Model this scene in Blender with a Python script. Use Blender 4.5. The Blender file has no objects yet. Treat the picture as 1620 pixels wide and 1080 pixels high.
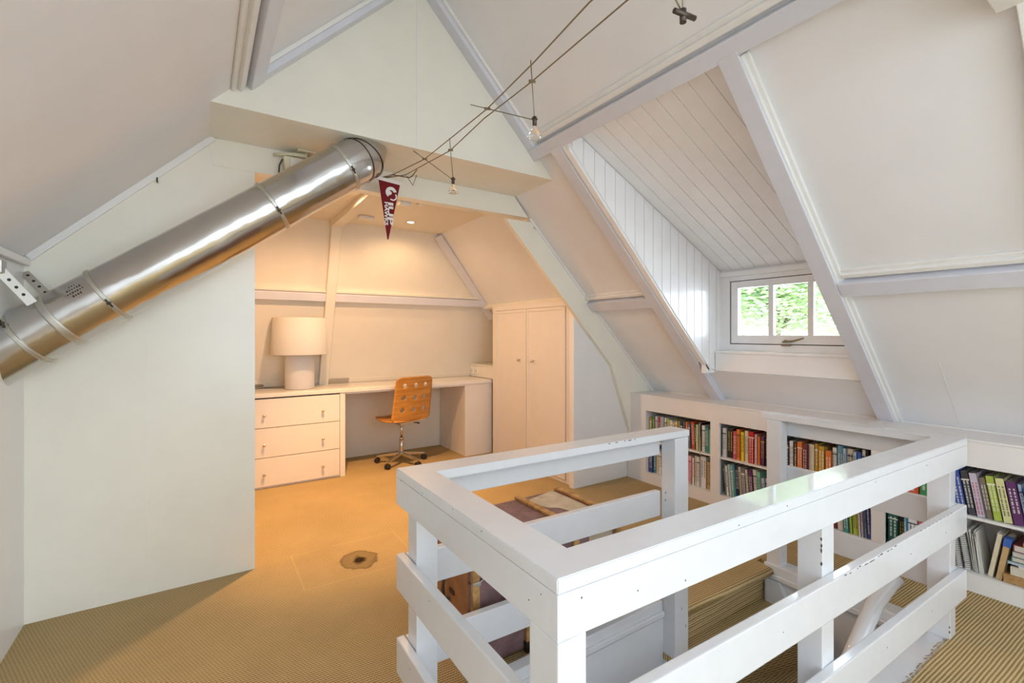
import bpy, bmesh, math, random
from mathutils import Vector, Matrix
random.seed(7)
S = bpy.context.scene
COL = S.collection
PI = math.pi

# ------------------------------------------------------------------ camera, world, lights, exposure
cam = bpy.data.cameras.new('camera'); camo = bpy.data.objects.new('camera', cam); COL.objects.link(camo)
YAW = math.atan(490/741.)
camo.location = (0, 0, 1.30); camo.rotation_euler = (PI/2, 0, -YAW)
cam.sensor_width = 36; cam.lens = 741/1620*36; cam.shift_y = -12/1620; cam.clip_start = .05
S.camera = camo
S.view_settings.view_transform = 'Standard'; S.view_settings.look = 'None'
S.view_settings.exposure = 0.27; S.view_settings.gamma = 1; S.view_settings.use_curve_mapping = False

w = bpy.data.worlds.new('sky'); S.world = w; w.use_nodes = True
bg = w.node_tree.nodes['Background']; bg.inputs[0].default_value = (.78, .89, 1, 1)
_nt = w.node_tree           # hazy sky, brighter round the veiled sun on the dormer side
_tc = _nt.nodes.new('ShaderNodeTexCoord'); _vm = _nt.nodes.new('ShaderNodeVectorMath'); _vm.operation = 'DOT_PRODUCT'
_vm.inputs[1].default_value = Vector((.80, -.30, .52)).normalized(); _nt.links.new(_tc.outputs['Generated'], _vm.inputs[0])
_mx = _nt.nodes.new('ShaderNodeMath'); _mx.operation = 'MAXIMUM'; _mx.inputs[1].default_value = 0; _nt.links.new(_vm.outputs['Value'], _mx.inputs[0])
_pw = _nt.nodes.new('ShaderNodeMath'); _pw.operation = 'POWER'; _pw.inputs[1].default_value = 2.5; _nt.links.new(_mx.outputs[0], _pw.inputs[0])
_ml = _nt.nodes.new('ShaderNodeMath'); _ml.operation = 'MULTIPLY_ADD'; _ml.inputs[1].default_value = 10; _ml.inputs[2].default_value = 3.6
_nt.links.new(_pw.outputs[0], _ml.inputs[0]); _nt.links.new(_ml.outputs[0], bg.inputs[1])

def area(name, loc, rot, sx, sy, power, col):
    l = bpy.data.lights.new(name, 'AREA'); l.shape = 'RECTANGLE'; l.size = sx; l.size_y = sy
    l.energy = power; l.color = col
    o = bpy.data.objects.new(name, l); COL.objects.link(o); o.location = loc; o.rotation_euler = rot
    return o
# daylight by the dormer window and by unseen openings added as room fill
def portal(name, loc, rot, sx, sy):
    o = area(name, loc, rot, sx, sy, 1, (1, 1, 1)); o.data.cycles.is_portal = True
portal('gable_fill_portal', (1.0, -2.66, 1.60), (PI/2, 0, 0), 2.3, 1.6)  # unseen gable window, put in for soft light from behind the camera
portal('dormer_window_portal', (3.44, 1.66, 1.46), (0, PI/2, 0), .50, .95)
portal('left_roof_fill_portal', (-.20, -1.25, 2.13), (0, -PI*.25, 0), 1.0, 1.9)  # unseen roof opening, added to light the right slope
portal('right_roof_fill_portal', (2.38, -1.75, 1.96), (0, PI*.25, 0), 1.4, 1.1)  # unseen roof opening, added to brighten the left slope
def spot(name, loc, power, ang=150, col=(1, .60, .28), blend=.8, tgt=None, r=.04):
    l = bpy.data.lights.new(name, 'SPOT'); l.energy = power; l.color = col
    l.spot_size = math.radians(ang); l.spot_blend = blend; l.shadow_soft_size = r
    o = bpy.data.objects.new(name, l); COL.objects.link(o); o.location = loc
    if tgt: o.rotation_euler = (Vector(tgt)-Vector(loc)).to_track_quat('-Z', 'Y').to_euler()
    return o
spot('downlight_lamp', (1.57, 4.03, 2.285), 13, 172, (1, .64, .34), .5)
spot('downlight_lamp', (.80, 3.45, 2.285), 64, 172, (1, .60, .33), .5)
spot('downlight_beam', (.80, 3.45, 2.284), 165, 72, (1, .55, .20), .7, (1.05, 3.62, 0))

# ------------------------------------------------------------------ materials
def newmat(name):
    m = bpy.data.materials.new(name); m.use_nodes = True
    nt = m.node_tree; return m, nt, nt.nodes['Principled BSDF']
def nd(nt, t, **k):
    n = nt.nodes.new(t)
    for a, b in k.items(): setattr(n, a, b)
    return n
def paint(name, col, rough=.4, bump=.02, scale=9, var=.03, spec=.5, coat=0):
    m, nt, b = newmat(name)
    tc = nd(nt, 'ShaderNodeTexCoord'); n = nd(nt, 'ShaderNodeTexNoise'); n.inputs['Scale'].default_value = scale
    n.inputs['Detail'].default_value = 3
    nt.links.new(tc.outputs['Object'], n.inputs['Vector'])
    r = nd(nt, 'ShaderNodeValToRGB')
    r.color_ramp.elements[0].position = .3; r.color_ramp.elements[1].position = .7
    r.color_ramp.elements[0].color = (*[c*(1-var) for c in col], 1); r.color_ramp.elements[1].color = (*[min(1, c*(1+var)) for c in col], 1)
    nt.links.new(n.outputs[0], r.inputs[0]); nt.links.new(r.outputs[0], b.inputs['Base Color'])
    b.inputs['Roughness'].default_value = rough; b.inputs['Specular IOR Level'].default_value = spec
    b.inputs['Coat Weight'].default_value = coat; b.inputs['Coat Roughness'].default_value = .06
    if bump:
        bp = nd(nt, 'ShaderNodeBump'); bp.inputs['Strength'].default_value = bump; bp.inputs['Distance'].default_value = .05
        nt.links.new(n.outputs[0], bp.inputs['Height']); nt.links.new(bp.outputs[0], b.inputs['Normal'])
    return m
def plain(name, col, rough=.5, metal=0, spec=.5):
    return paint(name, col, rough, 0, 20, .05, spec) if not metal else metalm(name, col, rough)
def metalm(name, col, rough=.25, bump=0, scale=6):
    m, nt, b = newmat(name)
    b.inputs['Base Color'].default_value = (*col, 1); b.inputs['Metallic'].default_value = 1
    n = nd(nt, 'ShaderNodeTexNoise'); n.inputs['Scale'].default_value = scale
    tc = nd(nt, 'ShaderNodeTexCoord'); nt.links.new(tc.outputs['Object'], n.inputs['Vector'])
    mr = nd(nt, 'ShaderNodeMapRange'); mr.inputs[3].default_value = rough*.7; mr.inputs[4].default_value = rough*1.3
    nt.links.new(n.outputs[0], mr.inputs[0]); nt.links.new(mr.outputs[0], b.inputs['Roughness'])
    if bump:
        bp = nd(nt, 'ShaderNodeBump'); bp.inputs['Strength'].default_value = bump; bp.inputs['Distance'].default_value = .05
        nt.links.new(n.outputs[0], bp.inputs['Height']); nt.links.new(bp.outputs[0], b.inputs['Normal'])
    return m
def wood(name, c1, c2, rough=.35, scale=3, stretch=(1, 12, 12)):
    m, nt, b = newmat(name)
    tc = nd(nt, 'ShaderNodeTexCoord'); mp = nd(nt, 'ShaderNodeMapping'); mp.inputs['Scale'].default_value = stretch
    n = nd(nt, 'ShaderNodeTexNoise'); n.inputs['Scale'].default_value = scale; n.inputs['Detail'].default_value = 6
    r = nd(nt, 'ShaderNodeValToRGB'); r.color_ramp.elements[0].position = .35; r.color_ramp.elements[1].position = .65
    r.color_ramp.elements[0].color = (*c1, 1); r.color_ramp.elements[1].color = (*c2, 1)
    nt.links.new(tc.outputs['Object'], mp.inputs[0]); nt.links.new(mp.outputs[0], n.inputs['Vector'])
    nt.links.new(n.outputs[0], r.inputs[0]); nt.links.new(r.outputs[0], b.inputs['Base Color'])
    b.inputs['Roughness'].default_value = rough
    return m

def carpet(name, axis=0, main=False):
    """ribbed sisal; ribs repeat along the given axis (0 = x, 1 = y, 2 = z)"""
    m, nt, b = newmat(name)
    L = nt.links.new
    g = nd(nt, 'ShaderNodeNewGeometry'); sp = nd(nt, 'ShaderNodeSeparateXYZ'); L(g.outputs['Position'], sp.inputs[0])
    def math_(op, a, bb=None, c=None):
        n = nd(nt, 'ShaderNodeMath', operation=op)
        for i, v in enumerate((a, bb, c)):
            if v is None: continue
            if isinstance(v, (int, float)): n.inputs[i].default_value = v
            else: L(v, n.inputs[i])
        return n.outputs[0]
    rib = sp.outputs[axis]; run = sp.outputs[1 if axis != 1 else 0]
    if axis == 3: pass
    wob = nd(nt, 'ShaderNodeTexNoise'); wob.inputs['Scale'].default_value = 4; L(g.outputs['Position'], wob.inputs['Vector'])
    ribc = math_('ADD', math_('ADD', rib, math_('MULTIPLY', run, .035)), math_('MULTIPLY', wob.outputs[0], .012))
    pitch = .0118
    s1 = math_('SINE', math_('MULTIPLY', ribc, 2*PI/pitch))
    cell = math_('FLOOR', math_('DIVIDE', ribc, pitch))
    s2 = math_('SINE', math_('ADD', math_('MULTIPLY', run, 2*PI/.012), math_('MULTIPLY', cell, 2.4)))
    h = math_('ADD', math_('MULTIPLY', s1, .40), math_('MULTIPLY', s2, .14))
    h = math_('ADD', h, .5)
    fn = nd(nt, 'ShaderNodeTexNoise'); fn.inputs['Scale'].default_value = 260; L(g.outputs['Position'], fn.inputs['Vector'])
    big = nd(nt, 'ShaderNodeTexNoise'); big.inputs['Scale'].default_value = 2.2; big.inputs['Detail'].default_value = 4; L(g.outputs['Position'], big.inputs['Vector'])
    h2 = math_('ADD', h, math_('MULTIPLY', math_('SUBTRACT', fn.outputs[0], .5), .7))
    r = nd(nt, 'ShaderNodeValToRGB'); L(h2, r.inputs[0])
    e = r.color_ramp.elements
    e[0].position = .0; e[0].color = (.19, .115, .042, 1)
    e[1].position = .85; e[1].color = (.62, .47, .25, 1)
    k = e.new(.40); k.color = (.44, .315, .145, 1)
    hsv = nd(nt, 'ShaderNodeHueSaturation'); L(r.outputs[0], hsv.inputs['Color'])
    val = math_('ADD', math_('MULTIPLY', big.outputs[0], .45), .78)
    col = hsv.outputs[0]
    if main:
        # square patch let into the carpet and the burnt spot on it
        X, Y = sp.outputs[0], sp.outputs[1]
        inx = math_('LESS_THAN', math_('ABSOLUTE', math_('SUBTRACT', X, .74)), .31)
        iny = math_('LESS_THAN', math_('ABSOLUTE', math_('SUBTRACT', Y, 2.78)), .225)
        ib = math_('MULTIPLY', inx, iny)
        jx = math_('LESS_THAN', math_('ABSOLUTE', math_('SUBTRACT', X, .74)), .303)
        jy = math_('LESS_THAN', math_('ABSOLUTE', math_('SUBTRACT', Y, 2.78)), .218)
        edge = math_('SUBTRACT', ib, math_('MULTIPLY', jx, jy))
        val = math_('ADD', val, math_('MULTIPLY', edge, .14))
        dx = math_('DIVIDE', math_('SUBTRACT', X, .755), .105); dy = math_('DIVIDE', math_('SUBTRACT', Y, 2.735), .125)
        rn = nd(nt, 'ShaderNodeTexNoise'); rn.inputs['Scale'].default_value = 14; rn.inputs['Detail'].default_value = 4; L(g.outputs['Position'], rn.inputs['Vector'])
        rr = math_('ADD', math_('SQRT', math_('ADD', math_('MULTIPLY', dx, dx), math_('MULTIPLY', dy, dy))), math_('MULTIPLY', math_('SUBTRACT', rn.outputs[0], .5), .7))
        cr = nd(nt, 'ShaderNodeValToRGB'); L(rr, cr.inputs[0]); ce = cr.color_ramp.elements
        ce[0].position = .18; ce[0].color = (.06, .05, .04, 1); ce[1].position = 1.0; ce[1].color = (1, 1, 1, 1)
        for p_, v in ((.30, .25), (.42, .66), (.80, .60), (.90, .42)):
            q = ce.new(p_); q.color = (v, v*.97, v*.93, 1)
        mx = nd(nt, 'ShaderNodeMix', data_type='RGBA', blend_type='MULTIPLY'); mx.inputs['Factor'].default_value = 1
        L(col, mx.inputs[6]); L(cr.outputs[0], mx.inputs[7]); col = mx.outputs[2]
    L(val, hsv.inputs['Value'])
    L(col, b.inputs['Base Color'])
    b.inputs['Roughness'].default_value = .92; b.inputs['Specular IOR Level'].default_value = .15
    bp = nd(nt, 'ShaderNodeBump'); bp.inputs['Strength'].default_value = .6; bp.inputs['Distance'].default_value = .004
    L(h2, bp.inputs['Height']); L(bp.outputs[0], b.inputs['Normal'])
    return m

M_slope = paint('panel_paint', (.865, .865, .872), .45, .03, 3.5, .02)
M_wall = paint('wall_gloss_paint', (.875, .85, .735), .22, .03, 5, .02)
M_wallw = paint('wall_white_paint', (.86, .86, .85), .3, .02, 5, .015)
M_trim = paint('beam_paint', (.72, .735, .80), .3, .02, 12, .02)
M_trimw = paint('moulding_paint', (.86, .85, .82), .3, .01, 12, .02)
M_rail = paint('railing_gloss_paint', (.705, .715, .735), .24, .012, 18, .015, .5, .5)
M_board = paint('dormer_board_paint', (.94, .94, .94), .20, .01, 8, .02)
M_cab = paint('cabinet_paint', (.83, .77, .70), .38, .01, 7, .015)
M_desk = paint('desk_top_paint', (.86, .81, .73), .2, .01, 7, .02)
M_alc = paint('alcove_paint', (.83, .775, .66), .42, .02, 5, .02)
M_shelf = paint('bookcase_paint', (.82, .80, .78), .32, .01, 7, .02)
M_dark = plain('dark_gap', (.03, .028, .025), .8)
M_chip = plain('bare_wood_chip', (.10, .08, .07), .8)
M_nail = plain('nail_dimple', (.55, .55, .56), .6)
M_carp = carpet('sisal_carpet', 1, True)
M_carpy = carpet('sisal_stair_tread', 1)
M_carpz = carpet('sisal_stair_riser', 2)
M_chrome = metalm('polished_steel', (.58, .57, .55), .17, .16, 5)
M_chrome2 = metalm('worn_chrome', (.66, .64, .60), .25)
M_galv = metalm('galvanised_steel', (.62, .61, .56), .45)
M_brass = metalm('dark_brass', (.30, .24, .15), .45)
M_iron = metalm('dark_iron', (.12, .10, .085), .5)
M_ply = wood('honey_plywood', (.50, .20, .035), (.66, .31, .07), .3, 2.5, (1.5, 1.5, 14))
M_slat = wood('trunk_slat_wood', (.30, .15, .045), (.56, .33, .12), .5, 5, (6, 6, 6))
M_bookwood = wood('brown_wood', (.35, .19, .07), (.48, .29, .12), .5, 4, (3, 14, 14))
M_trunk = paint('trunk_canvas', (.215, .125, .128), .6, .15, 18, .25)
M_trunkb = paint('trunk_fibre_end', (.36, .15, .06), .5, .1, 14, .2)
M_label = paint('worn_paper', (.52, .44, .32), .8, .1, 16, .16)
M_black = plain('black_rubber', (.02, .018, .016), .5)
M_lshade = paint('lamp_shade_fabric', (.78, .73, .66), .8, .02, 200, .02)
M_lbase = paint('lamp_base_ceramic', (.80, .78, .76), .45, 0, 5, .01)
M_cream = paint('cream_plastic', (.74, .70, .50), .4, 0, 8, .02)
M_maroon = paint('maroon_felt', (.17, .004, .010), .9, .1, 90, .1)
M_felt = paint('white_felt', (.83, .80, .76), .9, .1, 90, .03)
M_cable = metalm('twisted_cable', (.30, .27, .19), .45)
def glassm(name, tint=(1, 1, 1), rough=0.0):
    m, nt, b = newmat(name)
    b.inputs['Base Color'].default_value = (*tint, 1); b.inputs['Roughness'].default_value = rough
    b.inputs['Transmission Weight'].default_value = 1; b.inputs['IOR'].default_value = 1.45
    return m
M_glass = glassm('lamp_glass', (.97, .97, .95), .05)
def panem():
    m, nt, b = newmat('window_glass')
    out = nt.nodes['Material Output']; t = nd(nt, 'ShaderNodeBsdfTransparent'); gl = nd(nt, 'ShaderNodeBsdfGlossy')
    gl.inputs['Roughness'].default_value = .02; f = nd(nt, 'ShaderNodeFresnel'); f.inputs[0].default_value = 1.35
    mx = nd(nt, 'ShaderNodeMixShader'); nt.links.new(f.outputs[0], mx.inputs[0]); nt.links.new(t.outputs[0], mx.inputs[1]); nt.links.new(gl.outputs[0], mx.inputs[2])
    nt.links.new(mx.outputs[0], out.inputs['Surface']); return m
M_pane = panem()
def emis(name, col, s):
    m, nt, b = newmat(name); b.inputs['Emission Color'].default_value = (*col, 1); b.inputs['Emission Strength'].default_value = s
    b.inputs['Base Color'].default_value = (*col, 1); return m
M_bulb = emis('downlight_glow', (1, .88, .68), 9)

# ------------------------------------------------------------------ mesh helpers
def tag(o, label=None, cat=None, group=None, kind=None):
    if label: o['label'] = label
    if cat: o['category'] = cat
    if group: o['group'] = group
    if kind: o['kind'] = kind
    return o
def empty(name, loc=(0, 0, 0), label=None, cat=None, group=None, kind=None, rz=0):
    o = bpy.data.objects.new(name, None); COL.objects.link(o); o.location = loc; o.rotation_euler = (0, 0, rz)
    o.empty_display_size = .05
    return tag(o, label, cat, group, kind)
class MB:
    def __init__(s): s.bm = bmesh.new(); s.mi = 0
    def add(s, verts, faces):
        vs = [s.bm.verts.new(v) for v in verts]; out = []
        for f in faces:
            try: fc = s.bm.faces.new([vs[i] for i in f])
            except ValueError: continue
            fc.material_index = s.mi; out.append(fc)
        return vs, out
    def box(s, a, b, bev=0):
        x0, x1 = sorted((a[0], b[0])); y0, y1 = sorted((a[1], b[1])); z0, z1 = sorted((a[2], b[2]))
        return s.hexa([(x0, y0, z0), (x1, y0, z0), (x1, y1, z0), (x0, y1, z0), (x0, y0, z1), (x1, y0, z1), (x1, y1, z1), (x0, y1, z1)], bev)
    def hexa(s, v, bev=0):
        vs, fs = s.add(v, [(0, 3, 2, 1), (4, 5, 6, 7), (0, 1, 5, 4), (1, 2, 6, 5), (2, 3, 7, 6), (3, 0, 4, 7)])
        if bev:
            es = list({e for f in fs for e in f.edges})
            r = bmesh.ops.bevel(s.bm, geom=es, offset=bev, segments=2, affect='EDGES', profile=.6)
            for f in r['faces']: f.material_index = s.mi
        return s
    def beam(s, p0, p1, n, w_, d, bev=0, off=0, tilt=None):
        """box along p0-p1 lying on a plane with inward normal n; w_ across, d deep"""
        p0 = Vector(p0); p1 = Vector(p1); n = Vector(n).normalized(); t = (p1-p0).normalized()
        n = (n - t*n.dot(t)).normalized(); c = t.cross(n)*(w_/2)
        a = p0+n*off; b = p1+n*off; dd = n*d
        return s.hexa([a-c, b-c, b+c, a+c, a-c+dd, b-c+dd, b+c+dd, a+c+dd], bev)
    def prism(s, poly, y0, y1, axis=1, bev=0):
        """poly: 2D outline in the two other axes, swept along axis"""
        def P(p, q):
            if axis == 1: return (p[0], q, p[1])
            if axis == 0: return (q, p[0], p[1])
            return (p[0], p[1], q)
        n = len(poly)
        v = [P(p, y0) for p in poly]+[P(p, y1) for p in poly]
        f = [tuple(range(n)), tuple(range(2*n-1, n-1, -1))]+[(i, i+n, (i+1) % n+n, (i+1) % n) for i in range(n)]
        vs, fs = s.add(v, f)
        if bev:
            r = bmesh.ops.bevel(s.bm, geom=list({e for f_ in fs for e in f_.edges}), offset=bev, segments=2, affect='EDGES')
            for f_ in r['faces']: f_.material_index = s.mi
        return s
    def tube(s, pts, r, seg=10, cap=True, closed=False):
        pts = [Vector(p) for p in pts]; n = len(pts)
        rs = r if isinstance(r, (list, tuple)) else [r]*n
        rings = []; up = None
        for i, p in enumerate(pts):
            if closed: t = (pts[(i+1) % n]-pts[i-1]).normalized()
            else: t = (pts[min(i+1, n-1)]-pts[max(i-1, 0)]).normalized()
            if up is None: up = t.orthogonal().normalized()
            else:
                up = (up-t*up.dot(t)); up = up.normalized() if up.length > 1e-5 else t.orthogonal().normalized()
            bi = t.cross(up)
            rings.append([s.bm.verts.new(p+(up*math.cos(a)+bi*math.sin(a))*rs[i]) for a in (2*PI*k/seg for k in range(seg))])
        for i in range(n if closed else n-1):
            A, B = rings[i], rings[(i+1) % n]
            for k in range(seg):
                f = s.bm.faces.new((A[k], A[(k+1) % seg], B[(k+1) % seg], B[k])); f.smooth = True; f.material_index = s.mi
        if cap and not closed:
            for rr in (rings[0][::-1], rings[-1]):
                f = s.bm.faces.new(rr); f.material_index = s.mi
        return s
    def lathe(s, prof, c=(0, 0, 0), seg=40, mat=None):
        rings = []
        for r, z in prof:
            rings.append([s.bm.verts.new(Vector((r*math.cos(2*PI*k/seg), r*math.sin(2*PI*k/seg), z)) if r > 1e-6 else Vector((1e-5*math.cos(2*PI*k/seg), 1e-5*math.sin(2*PI*k/seg), z))) for k in range(seg)])
        allv = [v for r_ in rings for v in r_]
        for A, B in zip(rings, rings[1:]):
            for k in range(seg):
                f = s.bm.faces.new((A[k], A[(k+1) % seg], B[(k+1) % seg], B[k])); f.smooth = True; f.material_index = s.mi
        if mat is not None:
            for v in allv: v.co = mat @ v.co
        for v in allv: v.co += Vector(c)
        return s
    def out(s, name, mat, parent=None, loc=None, sharp=True, **k):
        if loc is not None:
            for v in s.bm.verts: v.co -= Vector(loc)
        bmesh.ops.recalc_face_normals(s.bm, faces=s.bm.faces[:])
        me = bpy.data.meshes.new(name); s.bm.to_mesh(me); s.bm.free()
        for m in (mat if isinstance(mat, (list, tuple)) else [mat]): me.materials.append(m)
        o = bpy.data.objects.new(name, me); COL.objects.link(o)
        if loc is not None: o.location = loc
        if parent:
            o.parent = parent
            if loc is None and parent.type == 'EMPTY': o.matrix_parent_inverse = Matrix.Translation(-parent.location) if not any(parent.rotation_euler) else (Matrix.Translation(parent.location) @ parent.rotation_euler.to_matrix().to_4x4()).inverted()
            elif loc is None: o.matrix_parent_inverse = world(parent).inverted()
        return tag(o, **k)
def world(o):
    m = Matrix.Translation(o.location) @ o.rotation_euler.to_matrix().to_4x4()
    return (world(o.parent) @ o.matrix_parent_inverse @ m) if o.parent else m
def st(name, mb, mat, parent=None): 
    return mb.out(name, mat, parent, kind='structure')
def text_mesh(body, size, extr, mat_, name, parent, M, align='LEFT', bold=0.0, **k):
    cu = bpy.data.curves.new('t', 'FONT'); cu.body = body; cu.size = size; cu.extrude = extr; cu.align_x = align; cu.offset = bold
    t = bpy.data.objects.new('t', cu); COL.objects.link(t)
    dg = bpy.context.evaluated_depsgraph_get(); me = bpy.data.meshes.new_from_object(t.evaluated_get(dg))
    bpy.data.objects.remove(t); bpy.data.curves.remove(cu)
    me.transform(M); me.materials.clear(); me.materials.append(mat_); me.name = name
    o = bpy.data.objects.new(name, me); COL.objects.link(o)
    if parent:
        o.parent = parent; o.matrix_parent_inverse = world(parent).inverted()
    return tag(o, **k)

# ------------------------------------------------------------------ room data
KR = 4.32            # right roof plane  x + z = KR
KL = 2.31            # left roof plane   z - x = KL
RX = (KR-KL)/2; RZ = (KR+KL)/2
XL = -.665           # left knee wall
XB = 3.24            # bookcase front
YG = 2.49            # gable face
YP = 2.95            # partition plane
YBK = -2.6           # behind the camera
NR = Vector((-1, 0, -1)).normalized(); NL = Vector((1, 0, -1)).normalized()

# floor: carpet slab with the stairwell cut out, white floor boards on the near side of the well
mb = MB()
for a, b in (((XL, YBK, -.03), (3.6, .64, 0)), ((XL, .64, -.03), (.56, 1.47, 0)), ((2.70, .64, -.03), (3.6, 1.47, 0)),
             ((XL, 1.47, -.03), (3.6, 5.5, 0)), ((1.93, 1.41, -.03), (2.655, 1.47, 0))):
    mb.box(a, b)
fl = st('floor', mb, M_carp)
mb = MB(); random.seed(3)
for i in range(150):            # frayed carpet edge along the well
    x = .6+i*.0143; l = random.uniform(.003, .014)
    mb.tube([(x, .638, -.004), (x+random.uniform(-.004, .004), .64+l, .001), (x+random.uniform(-.008, .008), .64+l*1.6, -.004)], .0016, 4)
mb.out('carpet_fringe', M_carp, fl)
mb = MB()
mb.box((.56, .64, -.05), (2.70, .80, -.006), .003)
st('trim_1', mb, M_rail)
mb = MB(); mb.box((.56, .80, -.05), (.62, 1.44, -.004)); st('trim_2', mb, M_rail)

# walls
mb = MB(); mb.box((XL-.1, YBK, 0), (XL, YP, 1.66)); st('wall_left', mb, M_wallw)
mb = MB(); mb.prism([(XL-.2, 0), (.243, 0), (.243, 2.36), (.05, 2.36), (XL-.2, 2.31+XL-.2+.0)], YP, YP+.07); st('wall_partition', mb, M_wall)
mb = MB(); mb.box((-.232, YP-.0012, .02), (-.230, YP, 2.05)); st('trim_3', mb, M_trimw)     # joint between wall sheets
mb = MB(); mb.prism([(2.60, 0), (3.29, 0), (3.29, 1.03), (2.60, 1.72)], 2.992, 3.05); st('wall_right', mb, M_wallw)
mb = MB(); mb.box((3.56, YBK, 0), (3.64, 5.5, .80)); st('wall_knee', mb, M_wallw)
mb = MB(); mb.box((XL-.1, YP+.07, 0), (XL, 5.5, 1.66)); st('wall_alcove_left', mb, M_alc)
# back wall of the alcove: steep hipped end, upright below the desk
def yh(z): return 4.38+.377*(2.31-z)
mb = MB(); mb.prism([(yh(2.36), 2.36), (yh(.78), .78), (5.05, .78), (5.05, 0), (5.6, 0), (5.6, 2.36)], XL, 3.6, axis=0)
st('wall_back', mb, M_alc)
# gable wall behind the camera with an opening put in for soft daylight
mb = MB()
for a, b in (((XL-.1, YBK-.1, 0), (3.7, YBK, .50)), ((XL-.1, YBK-.1, .5), (-.15, YBK, 3.4)), ((2.15, YBK-.1, .5), (3.7, YBK, 3.4)), ((-.15, YBK-.1, 2.6), (2.15, YBK, 3.4))):
    mb.box(a, b)
st('wall_front', mb, M_wallw)

# roof slopes
T = .06; q = T*math.sqrt(2)
def rs(x0, x1, y0, y1, mb):      # slab of right slope between x0 and x1
    mb.prism([(x0, KR-x0), (x1, KR-x1), (x1+q/2, KR-x1+q/2), (x0+q/2, KR-x0+q/2)], y0, y1)
def ls(x0, x1, y0, y1, mb):
    mb.prism([(x0, KL+x0), (x1, KL+x1), (x1-q/2, KL+x1+q/2), (x0-q/2, KL+x0+q/2)], y0, y1)
mb = MB(); rs(RX, 3.62, 2.18, 5.5, mb); rs(RX, 3.62, -1.2, 1.13, mb); rs(RX, 3.62, YBK, -2.3, mb); rs(RX, 1.85, -2.3, -1.2, mb); rs(2.87, 3.62, -2.3, -1.2, mb); rs(RX, 1.86, 1.13, 2.18, mb); rs(3.31, 3.62, 1.13, 2.18, mb)  # gap behind the camera added to let fill light onto the left slope
st('ceiling', mb, M_slope)
mb = MB(); ls(XL-.04, RX, -.30, 5.5, mb); ls(XL-.04, RX, YBK, -2.2, mb); ls(XL-.04, -.55, -2.2, -.30, mb); ls(.13, RX, -2.2, -.30, mb); st('ceiling_left', mb, M_slope)  # gap behind the camera added to let fill light onto the right slope
mb = MB(); mb.box((-.1, YP+.07, 2.31), (2.12, 4.5, 2.35)); st('ceiling_alcove', mb, M_alc)
# gable face and boxed soffit
mb = MB(); mb.prism([(KR-2.34+.01-.0, 2.34), (.03-.01, 2.34), (RX, RZ)], YG, YP+.05); st('wall_gable', mb, M_wall)
# collar beam under the soffit
mb = MB(); mb.prism([(.12, 2.345), (1.965, 2.345), (2.10, 2.195), (.05, 2.195), (.02, 2.33)], YP-.004, YP+.075); st('trim_4', mb, M_wall)
# sloping strut on the right, kinked near the bottom
mb = MB()
mb.prism([(1.895, 2.165), (2.155, 2.165), (3.55, .77), (3.36, .70), (3.25, .43), (3.30, .02), (3.262, .02), (3.235, .43), (3.003, 1.022), (2.57, 1.475)], YP, YP+.042)
st('trim_5', mb, M_wall)
mb = MB()
mb.beam((2.12, YP, KR-2.12), (3.55, YP, KR-3.55), NR, .016, .02, .004)
mb.beam((.04, YP-.006, KL+.04), (-.66, YP-.006, KL-.66), NL, .014, .03, .003)
st('trim_6', mb, M_trimw)
mb = MB(); mb.box((XL, YBK, 1.605), (XL+.022, YP, 1.635), .004); st('trim_7', mb, M_trimw)

# big purlins
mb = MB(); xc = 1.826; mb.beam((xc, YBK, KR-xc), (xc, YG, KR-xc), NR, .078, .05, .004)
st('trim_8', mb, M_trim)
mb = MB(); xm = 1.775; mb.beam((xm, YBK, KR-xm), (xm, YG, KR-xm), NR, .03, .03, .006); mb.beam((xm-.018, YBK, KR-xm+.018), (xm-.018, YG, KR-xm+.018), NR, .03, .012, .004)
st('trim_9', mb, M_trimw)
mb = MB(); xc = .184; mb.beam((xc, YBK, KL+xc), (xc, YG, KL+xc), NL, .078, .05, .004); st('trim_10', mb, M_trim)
mb = MB()
for xm, w_, d in ((.135, .03, .032), (.117, .03, .014)): mb.beam((xm, YBK, KL+xm), (xm, YG, KL+xm), NL, w_, d, .005)
st('trim_11', mb, M_trimw)
# gable verge battens
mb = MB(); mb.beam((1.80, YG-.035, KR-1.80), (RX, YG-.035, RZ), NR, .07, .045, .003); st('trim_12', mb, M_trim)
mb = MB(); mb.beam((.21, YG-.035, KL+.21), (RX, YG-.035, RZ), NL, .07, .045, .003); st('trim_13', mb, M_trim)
mb = MB()
mb.beam((1.80, YG-.078, KR-1.80), (RX, YG-.078, RZ), NR, .018, .02, .004); mb.beam((.21, YG-.078, KL+.21), (RX, YG-.078, RZ), NL, .018, .02, .004)
mb.box((1.004, YG-.002, 2.35), (1.008, YG, 3.2))
st('trim_14', mb, M_trimw)
# rafters beside the dormer, with mouldings
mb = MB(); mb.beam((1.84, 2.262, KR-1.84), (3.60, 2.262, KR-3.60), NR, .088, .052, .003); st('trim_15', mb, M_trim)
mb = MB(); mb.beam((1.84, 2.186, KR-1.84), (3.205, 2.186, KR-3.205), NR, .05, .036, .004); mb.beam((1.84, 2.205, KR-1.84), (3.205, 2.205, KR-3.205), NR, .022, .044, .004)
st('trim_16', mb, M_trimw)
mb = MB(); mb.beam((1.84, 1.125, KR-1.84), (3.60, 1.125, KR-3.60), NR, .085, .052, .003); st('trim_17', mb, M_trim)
mb = MB(); mb.beam((1.86, 1.070, KR-1.86), (3.585, 1.070, KR-3.585), NR, .026, .022, .006); mb.beam((1.86, 1.080, KR-1.86), (3.585, 1.080, KR-3.585), NR, .012, .04, .003)
st('trim_18', mb, M_trimw)
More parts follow.
